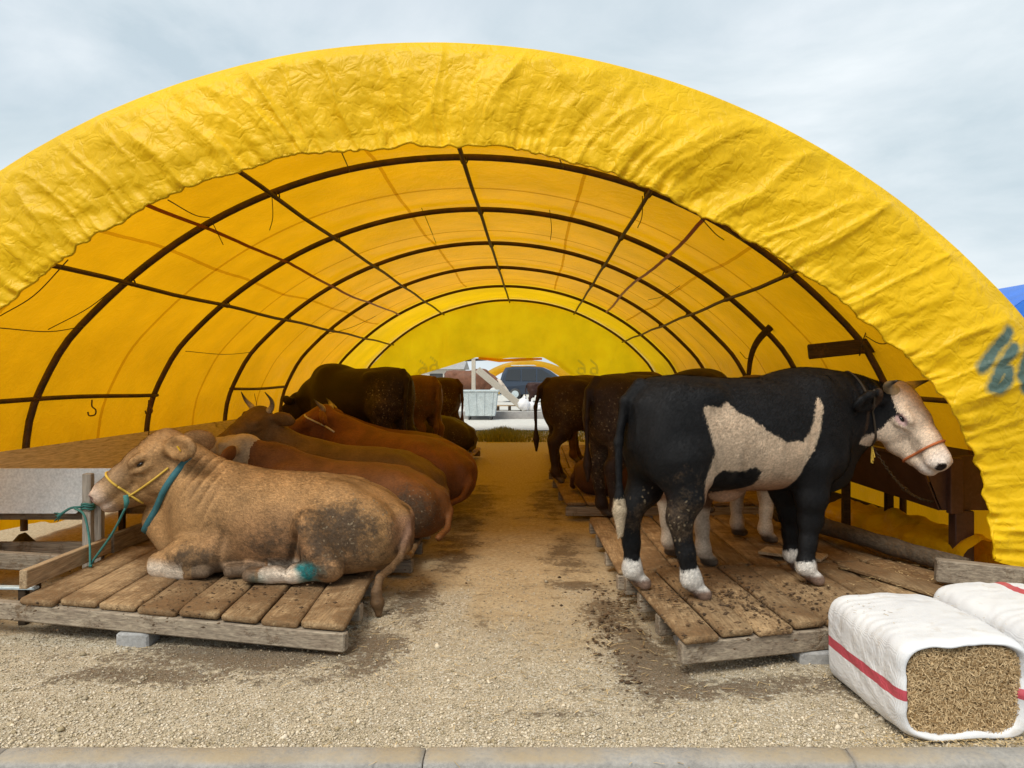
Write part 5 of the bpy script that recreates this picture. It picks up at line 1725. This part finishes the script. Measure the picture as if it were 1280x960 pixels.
# low grey building behind everything at the far end
q = PX(560, 470, 75)
o = empty('far_building', (q[0] - 14, 80, .3), 0, 'long low pale building far behind the tents', 'building')
mb = MB(); mb.box((0, 0, 1.1), (30, 6, 2.2)); mb.build('wall', M_CONC, o)
mb = MB(); mb.add([(-15.4, -3.4, 2.2), (15.4, -3.4, 2.2), (15.4, 3.4, 2.2), (-15.4, 3.4, 2.2), (-15.4, 0, 3.1), (15.4, 0, 3.1)], [(0, 1, 5, 4), (2, 3, 4, 5), (0, 4, 3), (1, 2, 5), (3, 2, 1, 0)]); mb.build('roof', M_LEDGE, o)
for k in range(9):
    mb = MB(); mb.box((-13 + 3.2 * k, -3.02, 1.3), (1.3, .06, .9)); mb.build('window', M_ASPHALT, o)

# ------------------------------------------------------------------ cattle
def hooves(V, col, stand, zc=.07):
    return col
TAN_TAIL = [(-.88, .0, .42), (-.93, .10, .28), (-.90, .24, .12), (-.84, .36, .06), (-.80, .46, .035), (-.785, .50, -.06), (-.795, .505, -.13), (-.80, .51, -.20)]
def paint_tan(V, N, H):
    n = len(V); x, y, z = V.T
    col = np.tile(np.array([.40, .225, .092]), (n, 1))
    col = mixc(col, (.38, .245, .13), ss(.35, .0, z) * .5)             # paler underside
    col = mixc(col, (.58, .46, .33), ss(.12, .5, H[:, 0]) * ss(-.2, -.02, H[:, 2]) * (H[:, 0] < .6) * (np.abs(H[:, 1]) < .2) * .45)
    col = mixc(col, (.25, .125, .06), blob(V, (-.1, .4, .2), (.5, .5, .26)) * (y > 0) * .75)
    col = mixc(col, (.17, .10, .05), ((x < -.72) & (z < .5) & ((z < .06) | (x < -.945) | ((y > .36) & (z < .12)))) * .85)
    tp = np.array(TAN_TAIL); td = np.full(n, 9.0)
    for a_, b_ in zip(tp[:-1], tp[1:]):
        e_ = b_ - a_; q_ = np.clip(((V - a_) @ e_) / (e_ @ e_), 0, 1); td = np.minimum(td, np.linalg.norm(V - a_ - q_[:, None] * e_, axis=1))
    col = mixc(col, (.15, .085, .04), ss(.075, .045, td) * .9)
    muz = ss(.40, .47, H[:, 0]) * (np.abs(H[:, 1]) < .16) * (np.abs(H[:, 2] + .12) < .16)
    col = mixc(col, (.55, .41, .31), muz)
    nose = ss(.485, .515, H[:, 0]) * (np.abs(H[:, 1]) < .13) * ss(-.15, -.12, H[:, 2])
    col = mixc(col, (.10, .055, .05), (np.linalg.norm((H - np.array([.515, 0, -.098])) * np.array([1, 0, 1]), axis=1) < .026) * (np.abs(H[:, 1]) > .045) * (np.abs(H[:, 1]) < .11) * .9)
    col = mixc(col, (.36, .22, .20), nose)
    low = ss(.16, .08, z) * (np.abs(y) > .2)
    sock = low * ((x > -.36) & (x < .02) | (x > .58) & (x < .86))
    col = mixc(col, (.70, .60, .48), sock * .9)
    hoof = low * (((x > .04) & (x < .40)) | ((x > .38) & (x < .52) & (y > .28))) * (z < .13)
    col = mixc(col, (.17, .12, .08), hoof * .85)
    grn = blob(V, (-.32, .50, .08), (.08, .09, .075)) * (y > .40) + .7 * vnoise(V * 16, 3, 3) * (blob(V, (-.32, .50, .08), (.1, .1, .09)) > 0)
    grn = np.clip(grn, 0, 1)
    col = mixc(col, (.02, .17, .17), np.clip(grn * 1.4, 0, 1))
    grn = blob(V, (.02, .50, .03), (.06, .1, .05)) * .5
    col = mixc(col, (.03, .15, .14), grn)
    pink = ss(-.80, -.90, x) * ss(.10, .3, z) * ss(.45, .38, z) * .4
    col = mixc(col, (.50, .28, .2), pink)
    d = blob(V, (-.52, .38, .34), (.40, .5, .28)) * (y > 0)
    d = np.maximum(d, blob(V, (-.15, .38, .22), (.42, .5, .2)) * .72 * (y > 0))
    d = np.maximum(d, blob(V, (-.40, .45, .14), (.14, .3, .2)) * .8 * (y > 0))
    d = np.maximum(d, blob(V, (.52, .35, .16), (.24, .3, .1)) * .9 * (y > 0))
    d = np.maximum(d, blob(V, (.35, .4, .36), (.14, .3, .14)) * .55 * (y > 0))
    d = np.maximum(d, blob(V, (.30, .4, .55), (.10, .3, .08)) * .5 * (y > 0))
    d = np.maximum(d, blob(V, (.18, .35, .06), (.16, .2, .08)) * .6)
    d = np.maximum(d, blob(V, (.50, .38, .05), (.12, .1, .08)) * .6)
    fl = blob(V, (-.62, .38, .36), (.3, .5, .26)) * (y > 0)
    return dict(col=col, dirt=np.clip(d, 0, 1) * .64 + .08 * (z < .5), flake=fl)
def folds_tan(V, N, H):
    x, y, z = V.T
    # skin folds sweeping down the neck
    u = (x - .80) * .86 + (z - .62) * .5
    m = np.clip(1.25 - np.abs((x - .66) / .24), 0, 1) * ss(.20, .36, z) * ss(.98, .84, z) * ss(.05, -.06, H[:, 0])
    w = np.sin(u * 92 + 1.3 * np.sin(z * 6) + .8 * vnoise(V * 4, 8, 2))
    d = m * (.004 * w - .013 * np.exp(-(np.minimum(w + 1, 1) / .35) ** 2)) * ss(.9, .74, z)
    # crease in front of the thigh and behind the shoulder
    d -= .03 * np.exp(-((x + .17 + .25 * (z - .2)) / .03) ** 2) * ss(.06, .14, z) * ss(.48, .3, z) * (np.abs(y) > .3)
    d -= .014 * np.exp(-((x - .34 + .12 * (z - .2)) / .025) ** 2) * ss(.05, .12, z) * ss(.42, .25, z) * (np.abs(y) > .22)
    d += .004 * vnoise(V * 9, 5, 3)
    # a brow wrinkle or two
    d += .003 * np.sin(H[:, 0] * 120) * ss(.02, .08, H[:, 0]) * ss(.2, .12, H[:, 0]) * (H[:, 2] > -.06)
    return d
def poly_local(pts):
    return [(p[0], p[1]) for p in pts]

# --- pale tan bull lying on the left platform
HP = (.90, .04, .99)
TRUNK_T = [(q[0] if q[0] < .4 else .4 + (q[0] - .4) * .84, *q[1:]) for q in LIE_TRUNK]
geo = cow_lying(.0105, HP, (.82, .18, -.55), 1.25, fine=True, neck_mid=(.73, .02, .67), near=1, ear=((-.62, .62, -.42), (.35, .85, .3)), trunk=TRUNK_T, knee=.80,
                tail=(TAN_TAIL, [.032, .026, .022, .022, .026, .036, .045, .024]))
TAN_LOC = np.array([-1.87, 5.78, .232])
tan = make_cow(geo, HP, 1.25, paint_tan, TAN_LOC, R(180), 'pale tan bull lying down with a yellow rope halter and teal collar', eye_open=.62, disp=folds_tan, name='bull', fur=200000)
T, Mh = tan.T, tan.M
# halter: nose rope, cheek rope, collar
def strap_child(c, pts, r, name, mat, n=7):
    mb = MB(); mb.tube(pts, r, n); return mb.build(name, mat, c.root, True)
nose = wrap(tan, T((.345, 0, -.12)), Mh @ np.array([0, 1, 0]), Mh @ np.array([.28, 0, 1]), .007, 44, reach=.22)
strap_child(tan, nose, .0085, 'nose_rope', M_ROPE_Y)
b = cow_bvh(tan)
def lay(c, pts, out, off, n=6):
    """rope laid on the skin through points given in head space, pushed out along a side"""
    res = []
    P = catmull([c.T(p) for p in pts], n)
    bb = cow_bvh(c)
    o = Vector(c.M @ np.array(out))
    for p in P:
        h = bb.ray_cast(Vector(p) + o * .35, -o, .6)
        res.append((h[0] + o * off) if h[0] is not None else Vector(p))
    return res
ck = lay(tan, [(.34, .1, -.2), (.24, .12, -.2), (.14, .13, -.195), (.05, .12, -.185)], (0, 1, 0), .006)
strap_child(tan, ck, .008, 'cheek_rope', M_ROPE_Y)
kn = T((.335, .115, -.20))
mb = MB(); mb.tube([kn + np.array([0, .01, .02]), kn + np.array([-.01, .012, -.03]), kn + np.array([.0, .01, -.07])], [.018, .02, .012], 7); mb.build('halter_knot', M_ROPE_G, tan.root, True)
co = wrap(tan, (.845, .02, .565), (0, 1, 0), (-.56, 0, .83), .004, 70, reach=.36)
mb = MB()
for k in range(len(co) - 1):
    pass
def band(c, pts, w_dir, w, name, mat, off=.006):
    V, F = [], []
    wd_ = Vector(w_dir).normalized(); ctr = sum(pts, Vector()) / len(pts)
    for p in pts:
        o_ = (p - ctr); o_ -= wd_ * o_.dot(wd_); o_.normalize()
        for (e, q) in ((-.5, 0), (-.5, off), (.5, off), (.5, 0)):
            V.append(p + wd_ * w * e + o_ * q)
    n_ = len(pts)
    for k in range(n_ - 1):
        for j in range(4): F.append((k * 4 + j, k * 4 + (j + 1) % 4, (k + 1) * 4 + (j + 1) % 4, (k + 1) * 4 + j))
    return add_obj(name, mesh_np(name, V, F), mat, c.root)
band(tan, co, (.83, 0, .56), .045, 'collar', M_COLLAR, .012)
# ear tag on the near ear
e0 = T((-.085, .252, -.13)); mb = MB(); mb.box((0, 0, 0), (.03, .006, .045), bev=.002, M=Matrix([list(r_) for r_ in (Mh @ np.array([[0, 1, 0], [1, 0, 0], [0, 0, 1.0]]))]))
mb.v = [tuple(np.array(v) + e0) for v in mb.v]; mb.build('ear_tag', M_TAG, tan.root)
# tether from the halter down to the boards and over to the post
def world(c, p):
    a = c.root.rotation_euler[2]; s_ = c.root.scale[0]; p = np.array(p) * s_
    return np.array([p[0] * math.cos(a) - p[1] * math.sin(a), p[0] * math.sin(a) + p[1] * math.cos(a), p[2]]) + np.array(c.root.location)
k0 = world(tan, kn + np.array([0, .01, -.07]))
rp = np.array([-3.30, 5.72, 0]) 
o = empty('tether_rope', (-3.28, 5.7, .26), 0, 'green tether rope hanging from the tan bull’s halter to the boards'.replace('’', "'"), 'rope')
bs = np.array([-3.28, 5.7, .26])
mb = MB(); mb.tube(catmull([k0 - bs, k0 * .5 + np.array([-3.27, 5.7, .3]) * .5 - bs + np.array([.02, 0, 0]), np.array([-3.25, 5.66, .30]) - bs, np.array([-3.23, 5.6, .275]) - bs], 8), .0085, 6); mb.build('rope', M_ROPE_G, o, True)
mb = MB(); mb.tube(catmull([np.array([-3.45, 5.77, .67]) - bs, np.array([-3.36, 5.74, .62]) - bs, np.array([-3.30, 5.70, .45]) - bs, np.array([-3.26, 5.64, .31]) - bs, np.array([-3.24, 5.6, .272]) - bs], 8), .0085, 6); mb.build('rope', M_ROPE_G, o, True)

# --- generic coats
def paint_plain(base, face=None, dirt=.8, socks=None, seed=0, backlight=None, stand=False, belly=None):
    base = np.array(base)
    def f(V, N, H):
        n = len(V); x, y, z = V.T
        col = np.tile(base, (n, 1)) * (1 + .22 * vnoise(V * 2.2, seed, 3))[:, None]
        if belly is not None: col = mixc(col, belly, ss(.75, .60, z) * (z > .5) if stand else ss(.3, .1, z))
        fm = None
        head = (H[:, 0] > -.08) & (H[:, 0] < .62) & (np.abs(H[:, 1]) < .2) & (np.abs(H[:, 2] + .1) < .24)
        if face is not None:
            col2 = mixc(col, face, np.ones(n))
            patch = np.where(head, .03 + H[:, 0] * .4 + .02, -1.0)
        else:
            col2, patch = col, np.full(n, -1.0)
            col = mixc(col, np.array((.25, .16, .12)), head * ss(.5, .55, H[:, 0]) * .6)
        if socks is not None and stand:
            sk = ss(.50, .44, z + .03 * vnoise(V * 8, seed + 3, 2))
            col = mixc(col, socks, sk); col2 = mixc(col2, socks, sk)
        if stand:
            hf = ss(.085, .06, z); col = mixc(col, (.11, .08, .055), hf)
            d = np.maximum(blob(V, (-.62, 0, .95), (.3, .6, .42)), blob(V, (-.62, 0, .5), (.2, .5, .3)) * .9) * dirt
        else:
            d = np.maximum(blob(V, (-.62, .3, .28), (.34, .5, .28)), blob(V, (-.25, .3, .12), (.5, .5, .16)) * .8) * dirt
        return dict(col=col, col2=col2, patch=patch, dirt=d * .9, flake=d)
    return f
RED, DKBR, CHOC, OLV = (.19, .068, .02), (.062, .027, .013), (.024, .013, .009), (.085, .050, .019)
G_LIE = 'bulls lying in the left row'
# --- lying row on the left
hp = (1.0, -.04, .93)
geo = cow_lying(.02, hp, (.90, -.38, .05), 1.15, near=1, neck_mid=(.72, -.02, .64), tail=([(-.88, 0, .42), (-.97, .05, .25), (-.96, .2, .1), (-.9, .36, .05)], [.04, .035, .03, .035]))
b2 = make_cow(geo, hp, 1.15, paint_plain((.17, .064, .018), (.46, .34, .2), .85, seed=2), (-1.66, 6.95, .225), R(180), 'red-brown lying bull with a cream face, just behind the tan bull', scale=.93)
for s_ in (1, -1):
    e0 = b2.T((-.03, s_ * .29, -.11)); mb = MB(); mb.box(e0, (.05, .05, .06), bev=.01); mb.build('ear_tag', M_TAGO, b2.root)
hp = (1.0, .10, 1.10)
geo3 = cow_lying(.022, hp, (.40, .80, -.36), 1.08, near=1, neck_mid=(.74, .05, .62), tail=([(-.88, 0, .42), (-.97, .05, .25), (-.96, .2, .1), (-.9, .36, .05)], [.04, .035, .03, .035]))
make_cow(geo3, hp, 1.08, paint_plain((.15, .08, .025), None, .6, seed=5), (-1.88, 8.1, .215), R(176), 'olive-brown lying bull with upright dark horns and a dusky face', horns=HORN_UP, scale=1.0)
hp = (1.02, .06, .98)
geo4 = cow_lying(.022, hp, (.82, .42, -.38), 1.15, near=1, neck_mid=(.76, .02, .64), tail=([(-.88, 0, .42), (-.97, .05, .25), (-.96, .2, .1), (-.9, .36, .05)], [.04, .035, .03, .035]))
b4 = make_cow(geo4, hp, 1.15, paint_plain(RED, None, .45, seed=7), (-1.62, 9.12, .215), R(152), 'bright red-brown lying bull with short horns and a white halter rope', horns=HORN_SHORT, scale=1.08)
nr_ = wrap(b4, b4.T((.02, 0, -.18)), b4.M @ np.array([0, 1, 0]), b4.M @ np.array([.9, 0, 1]), .006, 36, reach=.3)
strap_child(b4, nr_, .010, 'halter_rope', simple_mat('white_rope', (.6, .55, .42), .7))
make_cow(geo4, hp, 1.15, paint_plain((.13, .05, .018), None, .6, seed=9), (-1.9, 10.6, .215), R(160), 'brown lying bull half hidden below the standing chocolate bull', horns=HORN_SHORT, scale=1.0)
make_cow(geo3, (1.0, .10, 1.10), 1.08, paint_plain((.055, .036, .014), None, .6, seed=10), (-2.1, 15.1, .21), R(176), 'dark olive bull lying alone near the far grass', horns=None, scale=1.0)
# --- standing on the left
hp = (1.30, .0, 1.02)
geoS = cow_standing(.02, hp, (.75, .1, -.7), 1.12, legdx=(.05, -.1, .0, .08), tail_dy=.12)
make_cow(geoS, hp, 1.12, paint_plain(CHOC, None, .8, stand=True, seed=12), (-2.69, 11.85, .215), R(147), 'big chocolate-brown bull standing with its rump to the aisle', scale=1.12)
make_cow(geoS, hp, 1.12, paint_plain((.15, .068, .022), None, .8, stand=True, seed=13), (-2.45, 13.7, .215), R(150), 'ginger-brown standing bull between the chocolate one and a dark one', scale=1.04)
make_cow(geoS, hp, 1.12, paint_plain((.05, .02, .010), None, .8, stand=True, seed=14), (-2.62, 17.3, .03), R(170), 'dark standing bull at the far end of the left row', scale=1.14)

# --- black and white bull
BB_RZ = R(22)
BB_SC = 1.0
BB_LOC = np.array([1.42, 5.24, .24])
HPB = (1.19, -.25, 1.335)
WHITE_R = [(-.30, 1.21), (-.28, 1.235), (-.20, 1.225), (-.15, 1.26), (-.08, 1.19), (.0, 1.15), (.10, 1.06), (.22, .99), (.34, .995), (.40, 1.06), (.455, 1.22), (.48, 1.29), (.50, 1.20), (.47, 1.05), (.42, .93), (.37, .82), (.34, .70), (.30, .50), (-.28, .45), (-.30, .78), (-.24, .95), (-.27, 1.08)]
WHITE_R = [(-.51 + (q[0] + .30) * 1.175, q[1]) for q in WHITE_R]
BLOT = [(q[0] - .15, q[1] + .02) for q in [(-.27, .76), (-.19, .81), (-.05, .79), (.03, .82), (.09, .78), (.08, .69), (-.02, .64), (-.18, .63), (-.27, .69)]]
def paint_bw(V, N, H):
    n = len(V); x, y, z = V.T
    col = np.tile(np.array([.0095, .0093, .010]), (n, 1))
    w = np.tile(np.array([.60, .45, .31]), (n, 1))
    w = mixc(w, (.42, .24, .14), ss(.80, .66, z) * ss(.3, .5, z))
    pr = sdist_poly(V[:, [0, 2]], WHITE_R)
    bl = sdist_poly(V[:, [0, 2]], BLOT)
    legz = (np.abs(x) > .30) & (z < .62)
    p = np.where(y < .08, np.minimum(pr, -bl), np.where(z < .75, np.minimum(pr, .05), -1))
    # face
    hx, hy, hz = H.T
    head = (hx > -.10) & (hx < .64) & (np.abs(hy) < .21) & (np.abs(hz + .1) < .26)
    eyep = np.sqrt(((hx - .10) / .10) ** 2 + ((hz + .15) / .12) ** 2)
    thr = -.05 + .185 * ss(-.02, -.08, hz) * np.maximum(ss(.05, .09, np.abs(hy)), ss(-.13, -.18, hz))
    facep = hx - thr
    p = np.where(head & (hx > -.06), facep * .9, p)
    w = mixc(w, (.74, .58, .43), head * 1.0)
    w = mixc(w, (.80, .68, .58), head * ss(.38, .46, hx))
    w = mixc(w, (.55, .33, .28), head * ss(.515, .54, hx) * .7)
    spot = head * (ss(.47, .49, hx)) * (np.linalg.norm(np.stack([hx - .515, (np.abs(hy) - .074) * .8, hz + .1], 1), axis=1) < .034)
    w = mixc(w, (.02, .012, .012), spot)
    ring = head * (np.sqrt(((hx - .17) / .045) ** 2 + ((hz + .08) / .03) ** 2) < 1) * (np.abs(hy) > .07)
    w = mixc(w, (.40, .22, .24), ring * .7)
    col = mixc(col, (.075, .042, .024), (np.abs(hy) > .19) * (np.abs(hx) < .14) * (np.abs(hz + .1) < .2) * (x > .9) * .8)
    # white stockings
    sk = .215 - z + .02 * vnoise(V * 9, 6, 2)
    sk = np.where(x > 0, sk - .05, sk)
    p = np.where(z < .34, sk, p)
    w = mixc(w, (.74, .70, .64), ss(.3, .24, z))
    w = mixc(w, (.20, .13, .095), ss(.085, .055, z))
    # dark inner thigh skin and brown tinge of the black coat
    col = mixc(col, (.05, .025, .02), blob(V, (-.62, -.08, .62), (.14, .14, .24)) * .5)
    # pale tail switch
    tl = (x < -.88) & (z < .66)
    w = mixc(w, (.55, .44, .30), tl * 1.0); p = np.where(tl, .64 - z, p)
    d = blob(V, (-.62, -.2, .50), (.16, .3, .15)) * .62 + .42 * ss(.25, .12, z) * (.4 + .8 * np.clip(vnoise(V * 7, 14, 3), 0, 1)) * (z < .3) + blob(V, (-.62, -.25, .75), (.2, .3, .25)) * .35
    d = np.maximum(d, blob(V, (-.7, .2, .50), (.15, .25, .16)) * .7)
    fl = np.maximum(blob(V, (-.62, 0, .52), (.22, .5, .26)) * .8, blob(V, (-.5, -.2, .95), (.25, .3, .3)) * .22)
    fl = np.maximum(fl, tl * (z > .55) * .6)
    return dict(col=col, col2=w, patch=p, dirt=np.clip(d, 0, .62), flake=fl)
def folds_bw(V, N, H):
    x, y, z = V.T
    u = x * .95 + z * .25
    m = 1.5 * np.clip(1 - np.abs((x - 1.0) / .28), 0, 1) * ss(.75, .95, z) * ss(1.45, 1.3, z) * (H[:, 0] < 0.02)
    d = .010 * m * np.sin(u * 68 + 1.5 * np.sin(z * 6))
    d -= .02 * np.exp(-((x + .22) / .04) ** 2) * ss(.7, .8, z) * ss(1.05, .9, z) * (np.abs(y) > .2)
    d -= .012 * np.exp(-((x - .30) / .03) ** 2) * ss(.7, .8, z) * ss(1.15, .95, z) * (np.abs(y) > .2)
    return d + .004 * vnoise(V * 8, 4, 3)
_hd = np.array([math.cos(R(-67)) * .62, math.sin(R(-67)) * .62, -.78])
geo = cow_standing(.0115, HPB, _hd, 1.16, fine=True, legdx=(-.10, .12, .10, -.06), tail_dy=.03, neck_mid=(.93, .0, 1.17), neck_r=(.25, .11), ear=((-.05, .9, -.42), (.85, .4, .2)))
bb = make_cow(geo, HPB, 1.16, paint_bw, BB_LOC, BB_RZ, 'black and white bull standing with a pale face and a chain at its neck', horns=dict(pts=[(-.02, .16, -.015), (-.02, .225, .015), (.0, .265, .075)], r=.046), scale=BB_SC, disp=folds_bw, eye_open=.7, fur=200000)
nr_ = wrap(bb, bb.T((.37, 0, -.12)), bb.M @ np.array([0, 1, 0]), bb.M @ np.array([.12, 0, 1]), .006, 40, reach=.22)
strap_child(bb, nr_, .009, 'nose_rope', M_ROPE_O)
# neck chain: loop round the throat, then links to the trough
co = wrap(bb, (1.0, -.05, 1.14), (.3, 1, 0), (-.3, 0, .95), .006, 60, reach=.4)
strap_child(bb, co, .008, 'neck_rope', M_CORD)
tas = min(co, key=lambda p: p[2] + .6 * p[1])
mb = MB()
for k in range(14):
    a_ = random.random() * 6.28; r_ = random.random() * .03
    mb.tube([tas, tas + Vector((math.cos(a_) * r_, math.sin(a_) * r_, -.07 - .06 * random.random()))], .005, 4)
mb.build('rope_tassel', M_ROPE_Y, bb.root)
st_ = world(bb, tas); en = np.array([3.17, 6.12, .66])
o = empty('tether_chain', en, 0, 'steel tether chain from the black and white bull to the brown trough', 'chain')
N_ = 34
for k in range(N_):
    t_ = (k + .5) / N_
    p = st_ * (1 - t_) + en * t_; p[2] -= .10 * math.sin(math.pi * t_)
    d = (en - st_); d[2] -= .10 * math.pi * math.cos(math.pi * t_); d /= np.linalg.norm(d)
    u = np.cross(d, (0, 0, 1)); u /= np.linalg.norm(u); v = np.cross(u, d)
    a_ = (0 if k % 2 else math.pi / 2) + .5
    s_ = u * math.cos(a_) + v * math.sin(a_)
    big = 1.9 if k == 17 else 1
    ring = [p - en + d * .017 * math.cos(q) * big + s_ * .010 * math.sin(q) * big for q in np.linspace(0, 2 * math.pi, 11)]
    mb = MB(); mb.tube(ring, .0038, 5); mb.build('link', M_CHAIN, o, True)
# --- the rest of the right row
hp = (1.25, .0, 1.0)
geoR = cow_standing(.02, hp, (.7, -.1, -.72), 1.12, legdx=(.04, -.05, .05, -.05), tail_dy=-.04)
make_cow(geoR, hp, 1.12, paint_plain((.11, .05, .022), (.6, .46, .32), .5, socks=(.50, .40, .30), stand=True, seed=21), (1.60, 6.42, .222), R(48), 'brown bull with white stockings hidden behind the black and white one', scale=.98)
make_cow(geoR, hp, 1.12, paint_plain((.030, .015, .010), None, .85, stand=True, seed=22), (1.34, 8.1, .21), R(30), 'dark brown bull showing its muck-flecked rump to the aisle', scale=1.04)
make_cow(geoS, (1.30, .0, 1.02), 1.12, paint_plain((.040, .020, .011), None, .7, stand=True, seed=23), (.98, 10.9, .21), R(16), 'blackish bull standing farther down with its long tail at the aisle', scale=1.03)
make_cow(geoS, (1.30, .0, 1.02), 1.12, paint_plain((.10, .045, .018), None, .7, stand=True, seed=24), (1.4, 13.4, .2), R(10), 'brown bull standing behind the blackish one', scale=1.05)
make_cow(geo4, (1.02, .06, .98), 1.15, paint_plain((.10, .042, .018), None, .6, seed=25), (1.30, 9.62, .21), R(8), 'brown bull lying between the standing bulls of the right row', scale=.85)
# --- cattle beyond the tent
make_cow(geoS, (1.30, .0, 1.02), 1.12, paint_plain((.16, .07, .04), (.6, .5, .4), .2, stand=True, seed=31), (-3.2, 36.5, .3), R(-8), 'chestnut bull standing outside behind the waste bin', scale=1.2, eyes=False)
make_cow(geoS, (1.30, .0, 1.02), 1.12, paint_plain((.035, .014, .01), None, .3, stand=True, seed=32), (.35, 35.0, .3), R(15), 'very dark bull standing outside before the van', scale=.8, eyes=False)
